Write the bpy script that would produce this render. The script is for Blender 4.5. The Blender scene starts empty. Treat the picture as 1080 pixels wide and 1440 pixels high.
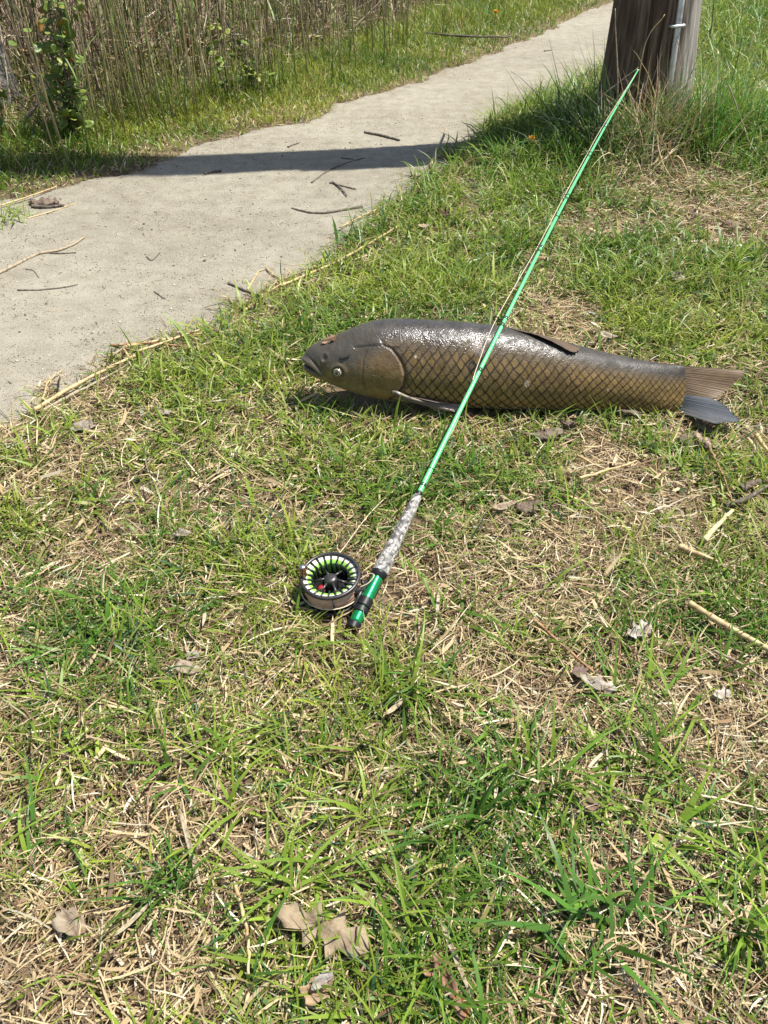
import bpy, math, random
import numpy as np
from mathutils import Vector, Matrix
R = math.radians
scene = bpy.context.scene
# ---------------------------------------------------------------- camera, sky, sun, exposure
CAM_H, F_PX, PITCH = 1.0, 1080.0, math.atan(900 / 1080)
cd = bpy.data.cameras.new('camera'); cam = bpy.data.objects.new('camera', cd)
scene.collection.objects.link(cam); scene.camera = cam
cd.sensor_fit = 'VERTICAL'; cd.sensor_height = 24.0; cd.lens = 24.0 * F_PX / 1440
cd.clip_start = 0.02; cd.clip_end = 900
cam.location = (0, 0, CAM_H); cam.rotation_euler = (math.pi / 2 - PITCH, 0, 0)

SUN_EL, SUN_AZ = R(67), R(10.5)          # azimuth measured from +x towards +y
world = bpy.data.worlds.new('World'); scene.world = world; world.use_nodes = True
wn = world.node_tree.nodes; wl = world.node_tree.links
sky = wn.new('ShaderNodeTexSky'); sky.sky_type = 'NISHITA'; sky.sun_disc = False
sky.sun_elevation = SUN_EL; sky.sun_rotation = math.pi / 2 - SUN_AZ
sky.air_density = 1.0; sky.dust_density = 1.2
wn['Background'].inputs[1].default_value = 0.088
wl.new(sky.outputs[0], wn['Background'].inputs[0])
sd = bpy.data.lights.new('sun', 'SUN'); so = bpy.data.objects.new('sun', sd); scene.collection.objects.link(so)
sd.energy = 5.0; sd.angle = R(0.55); sd.color = (1.0, 0.955, 0.88)
sdir = Vector((math.cos(SUN_EL) * math.cos(SUN_AZ), math.cos(SUN_EL) * math.sin(SUN_AZ), math.sin(SUN_EL)))
so.rotation_euler = sdir.to_track_quat('Z', 'Y').to_euler()
scene.view_settings.view_transform = 'Standard'; scene.view_settings.look = 'None'
scene.view_settings.exposure = 0.66; scene.view_settings.gamma = 1.0
scene.cycles.max_bounces = 6; scene.cycles.diffuse_bounces = 3; scene.cycles.glossy_bounces = 2
scene.cycles.transmission_bounces = 4; scene.cycles.caustics_reflective = False; scene.cycles.caustics_refractive = False

# ---------------------------------------------------------------- helpers
rng = np.random.default_rng(11); random.seed(7)
COL = scene.collection
cp, sp = math.cos(PITCH), math.sin(PITCH)

def hsh(i, j, s):
    a = (i.astype(np.int64) * 374761393 + j.astype(np.int64) * 668265263 + s * 2147483647) & 0x7fffffff
    a = ((a ^ (a >> 13)) * 1274126177) & 0x7fffffff
    return ((a ^ (a >> 16)) & 0xffff) / 65535.0
def vn(x, y, sc, s=0):
    x = np.asarray(x, float) / sc + 1000.5; y = np.asarray(y, float) / sc + 1000.5
    i = np.floor(x); j = np.floor(y); fx = x - i; fy = y - j
    fx = fx * fx * (3 - 2 * fx); fy = fy * fy * (3 - 2 * fy)
    a = hsh(i, j, s); b = hsh(i + 1, j, s); c = hsh(i, j + 1, s); d = hsh(i + 1, j + 1, s)
    return (a * (1 - fx) + b * fx) * (1 - fy) + (c * (1 - fx) + d * fx) * fy
def fbm(x, y, sc, s=0, o=3):
    t = 0; w = 0
    for k in range(o):
        t = t + vn(x, y, sc / 2 ** k, s + k * 17) * 0.5 ** k; w += 0.5 ** k
    return t / w

def ray(px, py):
    return np.array([px - 540.0, cp * F_PX + sp * (720 - py), -sp * F_PX + cp * (720 - py)])
def atz(px, py, z=0.0):                       # the point of height z seen at that pixel of the photograph
    d = ray(px, py); t = (z - CAM_H) / d[2]
    return np.array([d[0] * t, d[1] * t, z])

# the footpath's two borders, as ground positions
_L = np.array([atz(*p)[:2] for p in [(-60, 300), (40, 281), (110, 262), (170, 248), (255, 216), (330, 190), (420, 176), (470, 151), (560, 126), (640, 96), (720, 66), (790, 36), (845, 12)]])
_L = np.vstack([[-6.0, _L[0, 1] - 0.35], _L, [4.4, 12.5], [9, 18.5], [30, 42]])
_R = np.array([atz(*p)[:2] for p in [(-60, 625), (0, 596), (60, 574), (130, 530), (190, 496), (300, 462), (345, 436), (400, 398), (450, 366), (490, 328), (560, 280), (620, 226), (680, 192), (760, 142), (830, 106), (985, 5)]])
_R = np.vstack([[-4.0, -1.2], [-1.7, 0.75], _R, [6.2, 12.3], [10.5, 17.8], [33, 42]])
# straight interpolation by y
def xl(y): return np.interp(y, _L[:, 1], _L[:, 0], left=-60.0)
def xr(y): return np.interp(y, _R[:, 1], _R[:, 0])
def pathd(x, y):                              # >0 inside the path, metres from its border
    x = np.asarray(x, float); y = np.asarray(y, float)
    d = np.minimum(x - xl(y), xr(y) - x) * 0.76
    return d + (vn(x, y, 0.16, 5) - 0.5) * 0.09 + (vn(x, y, 0.045, 6) - 0.5) * 0.035

POLE = np.array([1.20, 3.93]); POLE_R = 0.200
def zt(x, y):
    x = np.asarray(x, float); y = np.asarray(y, float)
    d = pathd(x, y)
    out = 1 / (1 + np.exp(d * 22.0))          # 1 on the grass, 0 on the path
    r2 = (x - POLE[0] - 0.05) ** 2 + (y - POLE[1]) ** 2
    z = out * (0.012 + 0.13 * np.exp(-r2 / (2 * 0.42 ** 2)) + 0.05 * np.clip((x - 1.2) / 1.5, 0, 1) * np.clip((y - 2.2) / 2.0, 0, 1))
    z = z + out * ((fbm(x, y, 0.5, 40) - 0.5) * 0.022 + (vn(x, y, 0.09, 41) - 0.5) * 0.010)
    z = z + (1 - out) * (fbm(x, y, 0.6, 44) - 0.5) * 0.016
    return z
def gp(px, py, dz=0.0):                       # where the ground lies at that pixel
    z = 0.0
    for _ in range(8):
        p = atz(px, py, z + dz); z = float(zt(p[0], p[1]))
    return p

def nodes_of(m):
    m.use_nodes = True; return m.node_tree.nodes, m.node_tree.links
def pmat(name, col=(.5, .5, .5), rough=.6, metal=0.0, spec=.5, coat=0.0, noise=None, bump=None, attr=None, transl=0.0):
    """Principled material; noise=(scale, colour2, lo, hi), bump=(scale, distance), attr = vertex colour attribute."""
    m = bpy.data.materials.new(name); n, l = nodes_of(m); b = n['Principled BSDF']
    b.inputs['Base Color'].default_value = (*col, 1); b.inputs['Roughness'].default_value = rough
    b.inputs['Metallic'].default_value = metal; b.inputs['Specular IOR Level'].default_value = spec
    b.inputs['Coat Weight'].default_value = coat; b.inputs['Coat Roughness'].default_value = .1
    tc = n.new('ShaderNodeTexCoord'); csock = None
    if attr:
        a = n.new('ShaderNodeAttribute'); a.attribute_name = attr; csock = a.outputs['Color']
    if noise:
        t = n.new('ShaderNodeTexNoise'); t.inputs['Scale'].default_value = noise[0]; t.inputs['Detail'].default_value = 5
        l.new(tc.outputs['Object'], t.inputs['Vector'])
        mr = n.new('ShaderNodeMapRange'); mr.inputs[1].default_value = noise[2]; mr.inputs[2].default_value = noise[3]
        l.new(t.outputs[0], mr.inputs[0])
        mx = n.new('ShaderNodeMix'); mx.data_type = 'RGBA'; l.new(mr.outputs[0], mx.inputs[0])
        if csock: l.new(csock, mx.inputs[6])
        else: mx.inputs[6].default_value = (*col, 1)
        mx.inputs[7].default_value = (*noise[1], 1); csock = mx.outputs[2]
    if csock: l.new(csock, b.inputs['Base Color'])
    if bump:
        t = n.new('ShaderNodeTexNoise'); t.inputs['Scale'].default_value = bump[0]; t.inputs['Detail'].default_value = 6
        l.new(tc.outputs['Object'], t.inputs['Vector'])
        bp = n.new('ShaderNodeBump'); bp.inputs['Distance'].default_value = bump[1]; bp.inputs['Strength'].default_value = .8
        l.new(t.outputs[0], bp.inputs['Height']); l.new(bp.outputs[0], b.inputs['Normal'])
    if transl > 0:
        tr = n.new('ShaderNodeBsdfTranslucent')
        if csock: l.new(csock, tr.inputs[0])
        else: tr.inputs[0].default_value = (*col, 1)
        ms = n.new('ShaderNodeMixShader'); ms.inputs[0].default_value = transl
        l.new(b.outputs[0], ms.inputs[1]); l.new(tr.outputs[0], ms.inputs[2])
        l.new(ms.outputs[0], n['Material Output'].inputs[0])
    return m

def mesh_np(name, V, loops, starts, totals, mat, col=None, smooth=True):
    me = bpy.data.meshes.new(name)
    me.vertices.add(len(V)); me.vertices.foreach_set('co', np.ascontiguousarray(V, dtype=np.float32).ravel())
    me.loops.add(len(loops)); me.loops.foreach_set('vertex_index', np.ascontiguousarray(loops, dtype=np.int32))
    me.polygons.add(len(starts)); me.polygons.foreach_set('loop_start', np.ascontiguousarray(starts, dtype=np.int32))
    me.polygons.foreach_set('loop_total', np.ascontiguousarray(totals, dtype=np.int32))
    if smooth: me.polygons.foreach_set('use_smooth', np.ones(len(starts), dtype=bool))
    me.update(calc_edges=True)
    if col is not None:
        a = me.attributes.new('col', 'FLOAT_COLOR', 'POINT')
        c = np.ones((len(V), 4), np.float32); c[:, :3] = col; a.data.foreach_set('color', c.ravel())
    if mat: me.materials.append(mat)
    return me
def link(name, me, parent=None):
    o = bpy.data.objects.new(name, me); COL.objects.link(o)
    if parent: o.parent = parent
    return o
def quads(name, V, Q, mat, col=None, parent=None, smooth=True, T=None):
    Q = np.asarray(Q, np.int64).reshape(-1, 4)
    loops = Q.ravel(); totals = np.full(len(Q), 4)
    if T is not None and len(T):
        T = np.asarray(T, np.int64).reshape(-1, 3); loops = np.concatenate([loops, T.ravel()]); totals = np.concatenate([totals, np.full(len(T), 3)])
    starts = np.concatenate([[0], np.cumsum(totals)[:-1]])
    return link(name, mesh_np(name, V, loops, starts, totals, mat, col, smooth), parent)
def tag(o, label=None, cat=None, group=None, kind=None):
    if label: o['label'] = label
    if cat: o['category'] = cat
    if group: o['group'] = group
    if kind: o['kind'] = kind
    return o
def empty(name, loc=(0, 0, 0)):
    o = bpy.data.objects.new(name, None); COL.objects.link(o); o.location = loc; return o

def grid_idx(nu, nv, wrap=False):             # quads of an (nu, nv) vertex grid, wrap closes v
    i = np.arange(nu - 1)[:, None]; j = np.arange(nv if wrap else nv - 1)[None, :]
    j2 = (j + 1) % nv
    return np.stack([i * nv + j, i * nv + j2, (i + 1) * nv + j2, (i + 1) * nv + j], -1).reshape(-1, 4)

def frames(P):
    P = np.asarray(P, float); T = np.gradient(P, axis=0); T /= np.linalg.norm(T, axis=1)[:, None] + 1e-12
    ref = np.array([0, 0, 1.0]) if abs(T[:, 2]).mean() < .8 else np.array([1.0, 0, 0])
    A = np.cross(T, ref); A /= np.linalg.norm(A, axis=1)[:, None] + 1e-12
    B = np.cross(A, T); return T, A, B
def tube(P, r, sides=7, cap=True):
    P = np.asarray(P, float); n = len(P); r = np.broadcast_to(np.asarray(r, float), (n,))
    T, A, B = frames(P); th = np.arange(sides) * 2 * np.pi / sides
    V = (P[:, None] + r[:, None, None] * (np.cos(th)[None, :, None] * A[:, None] + np.sin(th)[None, :, None] * B[:, None])).reshape(-1, 3)
    Q = grid_idx(n, sides, True); T3 = []
    if cap:
        V = np.vstack([V, P[0], P[-1]]); a = n * sides
        for k in range(sides):
            T3.append([a, (k + 1) % sides, k]); T3.append([a + 1, (n - 1) * sides + k, (n - 1) * sides + (k + 1) % sides])
    return V, Q, np.array(T3).reshape(-1, 3)
def join(parts):
    Vs, Qs, Ts = [], [], []; o = 0
    for V, Q, T in parts:
        Vs.append(V); Qs.append(np.asarray(Q).reshape(-1, 4) + o); Ts.append(np.asarray(T).reshape(-1, 3) + o); o += len(V)
    return np.vstack(Vs), np.vstack(Qs), np.vstack(Ts)
def solid(name, VQT, mat, parent=None, col=None, smooth=True):
    return quads(name, VQT[0], VQT[1], mat, col, parent, smooth, VQT[2])
def lathe(prof, sides=48, O=(0, 0, 0), M=np.eye(3)):    # prof: (radius, height) pairs; M rows = local axes in the world
    prof = np.asarray(prof, float); th = np.arange(sides) * 2 * np.pi / sides
    L = np.stack([prof[:, :1] * np.cos(th), prof[:, :1] * np.sin(th), np.repeat(prof[:, 1:2], sides, 1)], -1).reshape(-1, 3)
    return L @ np.asarray(M) + np.asarray(O), grid_idx(len(prof), sides, True), np.zeros((0, 3), int)
def spline(P, n):
    P = np.asarray(P, float); m = len(P)
    if m == 2: return P[0] + (P[1] - P[0]) * np.linspace(0, 1, n)[:, None]
    Q = np.vstack([2 * P[0] - P[1], P, 2 * P[-1] - P[-2]]); out = []
    for t in np.linspace(0, m - 1 - 1e-9, n):
        i = int(t); f = t - i; a, b, c, d = Q[i], Q[i + 1], Q[i + 2], Q[i + 3]
        out.append(.5 * (2 * b + (c - a) * f + (2 * a - 5 * b + 4 * c - d) * f * f + (3 * b - a - 3 * c + d) * f ** 3))
    return np.array(out)

# ---------------------------------------------------------------- materials
M_GRASS = pmat('green_grass', rough=.42, spec=.35, attr='col', transl=.30)
M_STRAW = pmat('dead_grass', rough=.6, spec=.25, attr='col', transl=.12)
M_STEM = pmat('reed_stem', rough=.5, spec=.3, attr='col')
M_LEAF = pmat('dry_leaf', rough=.65, spec=.25, attr='col', noise=(90, (.17, .105, .06), .48, .78), bump=(160, .0025), transl=.1)
M_GLEAF = pmat('shrub_leaf', rough=.4, spec=.4, attr='col', transl=.3)
M_TWIG = pmat('twig_bark', (.085, .066, .050), .8, noise=(90, (.20, .17, .13), .45, .7), bump=(200, .001))
M_PALE = pmat('pale_dead_branch', (.38, .31, .21), .7, noise=(70, (.16, .12, .08), .5, .7), bump=(150, .001))
M_CANE = pmat('straw_cane', (.56, .42, .21), .5, noise=(50, (.30, .18, .08), .5, .75), bump=(120, .0006))
M_RUST = pmat('rusty_cane', (.30, .16, .075), .6, noise=(50, (.46, .32, .17), .5, .72))
M_BARK = pmat('bark_chip', (.13, .095, .068), .85, noise=(60, (.22, .165, .12), .45, .7), bump=(110, .005))

def ground_material():
    m = bpy.data.materials.new('soil'); n, l = nodes_of(m); b = n['Principled BSDF']; b.inputs['Roughness'].default_value = .9
    b.inputs['Specular IOR Level'].default_value = .15
    tc = n.new('ShaderNodeTexCoord')
    def nz(s, d=6):
        t = n.new('ShaderNodeTexNoise'); t.inputs['Scale'].default_value = s; t.inputs['Detail'].default_value = d
        l.new(tc.outputs['Object'], t.inputs['Vector']); return t
    a, c, f = nz(3.0), nz(28), nz(160)
    r = n.new('ShaderNodeValToRGB'); e = r.color_ramp.elements
    e[0].position = .3; e[0].color = (.070, .048, .032, 1); e[1].position = .72; e[1].color = (.25, .185, .115, 1)
    x = e.new(.5); x.color = (.17, .125, .078, 1)
    mx = n.new('ShaderNodeMix'); mx.data_type = 'FLOAT'; mx.inputs[0].default_value = .6
    l.new(a.outputs[0], mx.inputs[2]); l.new(c.outputs[0], mx.inputs[3]); l.new(mx.outputs[0], r.inputs[0]); l.new(r.outputs[0], b.inputs['Base Color'])
    bp = n.new('ShaderNodeBump'); bp.inputs['Distance'].default_value = .008
    l.new(f.outputs[0], bp.inputs['Height']); l.new(bp.outputs[0], b.inputs['Normal'])
    return m
def path_material():
    m = bpy.data.materials.new('packed_sand'); n, l = nodes_of(m); b = n['Principled BSDF']; b.inputs['Roughness'].default_value = .93
    b.inputs['Specular IOR Level'].default_value = .12
    tc = n.new('ShaderNodeTexCoord')
    def nz(s, d=6, rough=.55):
        t = n.new('ShaderNodeTexNoise'); t.inputs['Scale'].default_value = s; t.inputs['Detail'].default_value = d; t.inputs['Roughness'].default_value = rough
        l.new(tc.outputs['Object'], t.inputs['Vector']); return t
    big, mid, fine, grit = nz(1.6), nz(14), nz(95, 4, .7), nz(420, 2)
    r = n.new('ShaderNodeValToRGB'); e = r.color_ramp.elements
    e[0].position = .36; e[0].color = (.228, .202, .152, 1); e[1].position = .64; e[1].color = (.440, .407, .322, 1)
    m1 = n.new('ShaderNodeMix'); m1.data_type = 'FLOAT'; m1.inputs[0].default_value = .5
    l.new(big.outputs[0], m1.inputs[2]); l.new(mid.outputs[0], m1.inputs[3])
    m2 = n.new('ShaderNodeMix'); m2.data_type = 'FLOAT'; m2.inputs[0].default_value = .38
    l.new(m1.outputs[0], m2.inputs[2]); l.new(fine.outputs[0], m2.inputs[3]); l.new(m2.outputs[0], r.inputs[0])
    mr = n.new('ShaderNodeMapRange'); mr.inputs[1].default_value = .6; mr.inputs[2].default_value = .72; l.new(fine.outputs[0], mr.inputs[0])
    mx = n.new('ShaderNodeMix'); mx.data_type = 'RGBA'; l.new(mr.outputs[0], mx.inputs[0]); l.new(r.outputs[0], mx.inputs[6]); mx.inputs[7].default_value = (.17, .135, .10, 1)
    l.new(mx.outputs[2], b.inputs['Base Color'])
    ad = n.new('ShaderNodeMath'); ad.operation = 'ADD'; l.new(fine.outputs[0], ad.inputs[0]); l.new(grit.outputs[0], ad.inputs[1])
    bp = n.new('ShaderNodeBump'); bp.inputs['Distance'].default_value = .005; bp.inputs['Strength'].default_value = .9
    l.new(ad.outputs[0], bp.inputs['Height']); l.new(bp.outputs[0], b.inputs['Normal'])
    return m

# ---------------------------------------------------------------- the ground and the path
def axis(segs):
    out = [segs[0][0]]
    for a, b, s in segs:
        k = max(1, int(round((b - a) / s))); out += list(a + (b - a) * (np.arange(k) + 1) / k)
    return np.array(out)
gx = axis([(-300, -40, 40), (-40, -8, 4), (-8, -2.5, .15), (-2.5, 2.8, .03), (2.8, 9, .15), (9, 40, 4), (40, 300, 40)])
gy = axis([(-60, -4, 8), (-4, .1, .2), (.1, 4.8, .03), (4.8, 13, .12), (13, 40, 3), (40, 400, 40)])
GX, GY = np.meshgrid(gx, gy, indexing='ij')
GZ = zt(GX, GY); GZ = GZ - 0.012 * (pathd(GX, GY) > 0.03)
quads('ground', np.stack([GX, GY, GZ], -1).reshape(-1, 3), grid_idx(len(gx), len(gy))[:, ::-1], ground_material())
tag(bpy.data.objects['ground'], 'brown soil and thatch under the grass', None, kind='structure')
py_ = axis([(-1.1, 1.2, .05), (1.2, 4.6, .02), (4.6, 13, .05), (13, 40, 1)]); uu = np.linspace(0, 1, 130)
PY = np.repeat(py_[:, None], len(uu), 1); x0 = np.maximum(xl(PY), -7.0); x1 = xr(PY)
PX = x0 - .12 + (x1 - x0 + .24) * uu[None, :]
PD = pathd(PX, PY); PZ = zt(PX, PY) + np.where(PD > 0, .004, -.004 + np.maximum(PD, -.2) * .25) + (vn(PX, PY, .03, 61) - .5) * .003
quads('path', np.stack([PX, PY, PZ], -1).reshape(-1, 3), grid_idx(len(py_), len(uu))[:, ::-1], path_material())
tag(bpy.data.objects['path'], 'packed sandy footpath', None, kind='structure')

def in_view(x, y, m=.35):
    dep = y * cp + CAM_H * sp
    return (np.abs(x) < .5 * dep + m) & (dep > .3)
def scatter(x0, x1, y0, y1, dens, m=.35):
    n = int((x1 - x0) * (y1 - y0) * dens); x = rng.uniform(x0, x1, n); y = rng.uniform(y0, y1, n)
    k = in_view(x, y, abs(m))
    if m < 0: k &= ~in_view(x, y, .35)          # only the band outside the picture's edges
    return x[k], y[k]

# grit on the path: tiny stones and crumbs
def pebbles():
    xs, ys = [], []
    for a in [(-2.2, 1.2, 1.2, 3.0, 9000), (-2.2, 2.0, 3.0, 4.6, 5000), (-1.2, 4.5, 4.6, 8, 400)]:
        x, y = scatter(*a); xs.append(x); ys.append(y)
    x = np.concatenate(xs); y = np.concatenate(ys); d = pathd(x, y); k = (d > -.03) & (vn(x, y, .25, 77) > rng.uniform(0.0, .8, len(x)))
    x, y = x[k], y[k]; n = len(x); r = rng.uniform(.0009, .0026, n) * (1 + 1.5 * (rng.uniform(size=n) > .97))
    base = np.array([[1, 0, 0], [-1, 0, 0], [0, 1, 0], [0, -1, 0], [0, 0, 1], [0, 0, -1]], float)
    T = np.array([[0, 2, 4], [2, 1, 4], [1, 3, 4], [3, 0, 4], [2, 0, 5], [1, 2, 5], [3, 1, 5], [0, 3, 5]])
    V = base[None] * r[:, None, None] * rng.uniform(.55, 1.3, (n, 6, 1)); a = rng.uniform(0, 6.28, n); c, s = np.cos(a), np.sin(a)
    V = np.stack([V[..., 0] * c[:, None] - V[..., 1] * s[:, None], V[..., 0] * s[:, None] + V[..., 1] * c[:, None], V[..., 2] * .7], -1)
    V += np.stack([x, y, zt(x, y) + .0045], -1)[:, None]
    g = rng.uniform(size=n)[:, None]
    c = np.where(g < .55, np.array([.50, .45, .37]), np.where(g < .8, np.array([.30, .25, .19]), np.array([.13, .10, .075]))) * rng.uniform(.8, 1.15, (n, 1))
    F = (T[None] + 6 * np.arange(n)[:, None, None]).reshape(-1, 3)
    m = pmat('grit', rough=.85, spec=.2, attr='col')
    o = link('grit', mesh_np('grit', V.reshape(-1, 3), F.ravel(), np.arange(len(F)) * 3, np.full(len(F), 3), m, np.repeat(c, 6, 0), False))
    tag(o, 'loose pale and dark grit lying over the sandy path', 'grit', kind='stuff')
pebbles()

# ---------------------------------------------------------------- the fish (frame first, so that the grass can keep clear of it)
RHO, YAW = R(25), R(1.0)
FX = np.array([math.cos(YAW), math.sin(YAW), 0]); FH = np.array([-math.sin(YAW), math.cos(YAW), 0])
FD = FH * math.sin(RHO) + np.array([0, 0, math.cos(RHO)]); FW = np.cross(FD, FX); FW = -FW if FW[1] > 0 else FW
FP = atz(700, 573, .026)
def fpl(px, py, w=0.0):                        # a pixel of the fish's side view -> its mid plane, plus w metres towards the near flank
    d = ray(px, py); o = np.array([0, 0, CAM_H]); t = np.dot(FP - o, FW) / np.dot(d, FW); return o + d * t + FW * w
FK = float(np.linalg.norm(fpl(701, 512) - fpl(700, 512)))
top = np.array([(425, 507), (426.5, 500), (430, 493), (437, 486), (450, 479), (470, 471), (490, 463), (510, 455), (525, 450.5), (542, 448), (570, 447.5), (600, 449), (650, 452), (700, 457.5), (740, 465), (780, 476), (810, 485), (850, 495), (900, 506), (940, 512), (962, 514)], float)
bot = np.array([(425, 511), (426.5, 517), (430, 523), (437, 528), (450, 533), (475, 544), (500, 553), (530, 560), (555, 564), (580, 567), (620, 571), (660, 573), (700, 574.5), (760, 576), (830, 576), (880, 577), (920, 579), (950, 581), (962, 581)], float)
wid = np.array([(425, 1), (426.5, 9), (430, 15), (437, 21), (450, 27), (475, 33), (500, 38), (530, 42), (560, 44), (620, 46), (700, 45), (780, 39), (850, 30), (900, 22), (940, 13), (955, 8), (962, 4.5)], float)
def prof(tab, x, k=5):
    xs = np.linspace(425, 962, 1075); v = np.interp(xs, tab[:, 0], tab[:, 1]); kern = np.hanning(2 * k + 3); kern /= kern.sum()
    pad = np.pad(v, k + 1, mode='edge'); sm = np.convolve(pad, kern, 'valid'); e = np.clip((xs - 427) / 6, 0, 1)
    return np.interp(x, xs, v * (1 - e) + sm * e)
def half_w(px, py):                            # half thickness (px) of the body at a point of its side view
    t, b, w = prof(top, px, 12), prof(bot, px, 12), prof(wid, px, 12); c = (t + b) / 2; h = (b - t) / 2
    q = np.clip((c - py) / h, -.999, .999); return w * np.sqrt(1 - q * q) ** .95

# ---------------------------------------------------------------- the rod's line in space
ROD_A = atz(495, 884, .026)
ROD_B = atz(704, 462, .250)
ROD_T = atz(897, 99, .415)
def rod_points(n=120):
    s = np.linspace(0, 1, n); L1 = np.linalg.norm(ROD_B - ROD_A); L2 = np.linalg.norm(ROD_T - ROD_B)
    out = []
    d1 = (ROD_B - ROD_A) / L1
    for t in np.linspace(0, L1 + L2, n):
        if t < L1: out.append(ROD_A + d1 * t)
        else:
            u = (t - L1) / L2; m0 = d1 * L2; m1 = (ROD_T - ROD_B) * 1.0 + np.array([0, 0, -.06])
            out.append((2 * u ** 3 - 3 * u * u + 1) * ROD_B + (u ** 3 - 2 * u * u + u) * m0 + (-2 * u ** 3 + 3 * u * u) * ROD_T + (u ** 3 - u * u) * m1)
    return np.array(out)
ROD = rod_points(400)
REEL_O = atz(464, 808, .071)

def keep_clear(x, y, hgt):
    """False where a blade would grow through the fish, the reel, the rod's seat or the pole."""
    ok = np.ones(len(x), bool)
    # fish footprint: axis FX from the snout to the tail, lying between the belly and the far flank
    q0 = fpl(425, 510); sx = (x - q0[0]) * FX[0] + (y - q0[1]) * FX[1]; sy = (x - q0[0]) * FH[0] + (y - q0[1]) * FH[1]
    Lf = (962 - 425) * FK
    ok &= ~((sx > .05) & (sx < Lf + .005) & (sy > -.052) & (sy < .125))
    ok &= ~((sx >= Lf) & (sx < Lf + .13) & (sy > -.045) & (sy < .05) & (hgt > .02))
    ok &= ~((sx >= -.02) & (sx < .06) & (sy > -.03) & (sy < .08) & (hgt > .03))
    ok &= ((x - REEL_O[0]) ** 2 + (y - REEL_O[1]) ** 2 > .060 ** 2)
    a = ROD[0, :2]; b = ROD[60, :2]; ab = b - a; t = np.clip(((x - a[0]) * ab[0] + (y - a[1]) * ab[1]) / (ab @ ab), 0, 1)
    dd = np.hypot(x - a[0] - t * ab[0], y - a[1] - t * ab[1]); ok &= ~((dd < .022) & (hgt > .012))
    ok &= ((x - POLE[0]) ** 2 + (y - POLE[1]) ** 2 > (POLE_R + .004) ** 2)
    return ok

# ---------------------------------------------------------------- grass
def blades(x, y, z, head, L, W, e0, e1, col, n=3, roll=None, bend=0.0):
    N = len(x); roll = np.zeros(N) if roll is None else roll
    P = np.stack([x, y, z], -1); V = np.empty((N, 2 * n + 1, 3), np.float32); h = head.copy()
    wk = np.array([.75, 1.0, .8, .5, .3])[:n] if n > 2 else np.array([.85, .8])
    for k in range(n + 1):
        e = e0 + (e1 - e0) * (k / n)
        if k < n:
            S = np.stack([-np.sin(h), np.cos(h), np.zeros(N)], -1); U = np.stack([-np.sin(e) * np.cos(h), -np.sin(e) * np.sin(h), np.cos(e)], -1)
            w = (np.cos(roll)[:, None] * S + np.sin(roll)[:, None] * U) * (W * wk[k] * .5)[:, None]
            V[:, 2 * k] = P - w; V[:, 2 * k + 1] = P + w
        else: V[:, 2 * n] = P
        em = e0 + (e1 - e0) * ((k + .5) / n); st = L / n
        P = P + np.stack([np.cos(em) * np.cos(h), np.cos(em) * np.sin(h), np.sin(em)], -1) * st[:, None]; h = h + bend / n
    V[..., 2] = np.maximum(V[..., 2], (z - .004)[:, None])
    c = np.repeat(col[:, None, :], 2 * n + 1, 1)
    return V.reshape(-1, 3), c.reshape(-1, 3), n, N
def blade_mesh(name, batches, mat):
    Vs, Cs, Ls, Ts, o = [], [], [], [], 0
    for V, C, n, N in batches:
        k = 2 * n + 1; f = []
        for q in range(n - 1): f += [2 * q, 2 * q + 1, 2 * q + 3, 2 * q + 2]
        f += [2 * n - 2, 2 * n - 1, 2 * n]
        Ls.append((np.array(f)[None] + k * np.arange(N)[:, None] + o).ravel()); Ts.append(np.tile(np.array([4] * (n - 1) + [3]), N))
        Vs.append(V); Cs.append(C); o += len(V)
    T = np.concatenate(Ts); return mesh_np(name, np.vstack(Vs), np.concatenate(Ls), np.concatenate([[0], np.cumsum(T)[:-1]]), T, mat, np.vstack(Cs), True)
def U(a, b, n): return rng.uniform(a, b, n)
def mixc(a, b, t): return np.asarray(a) * (1 - t[:, None]) + np.asarray(b) * t[:, None]
def greens(x, y, n, dark=0.0):
    t = np.clip(fbm(x, y, .35, 21) * 1.5 - .35 + rng.normal(0, .22, n), 0, 1)
    c = mixc((.088, .188, .020), (.300, .365, .048), t)
    u = U(0, 1, n); c = np.where((u < .10)[:, None], mixc((.30, .28, .09), (.38, .33, .13), U(0, 1, n)), c)
    c = np.where((u > .93)[:, None], np.array([.05, .125, .045]), c)
    return c * U(.78, 1.18, n)[:, None] * (1 - dark)
def straws(n):
    u = U(0, 1, n); c = mixc((.40, .295, .15), (.62, .50, .30), U(0, 1, n))
    c = np.where((u < .34)[:, None], mixc((.13, .085, .050), (.30, .195, .105), U(0, 1, n)), c)
    c = np.where((u > .90)[:, None], np.array([.68, .60, .43]), c); return c * U(.75, 1.1, n)[:, None]
BANK = [(*gp(985, 262)[:2], .17), (*gp(1062, 312)[:2], .20), (*gp(900, 262)[:2], .12), (*gp(850, 320)[:2], .10)]
def greenness(x, y):
    g = fbm(x, y, .20, 31, 3) * .8 + fbm(x, y, .7, 33, 2) * .35; g = np.clip((g - .445) * 3.2, 0, 1)
    far = np.clip((y - 1.25) / 1.1, 0, 1); g = g * (1 - .45 * far) + .62 * far
    g = g + .35 * np.exp(-((x + .15) ** 2 + (y - 1.35) ** 2) / .15)
    for (bx, by, br) in BANK: g = g - 1.3 * np.exp(-((x - bx) ** 2 + (y - by) ** 2) / (2 * br * br))
    return np.clip(g, .03, 1)

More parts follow.
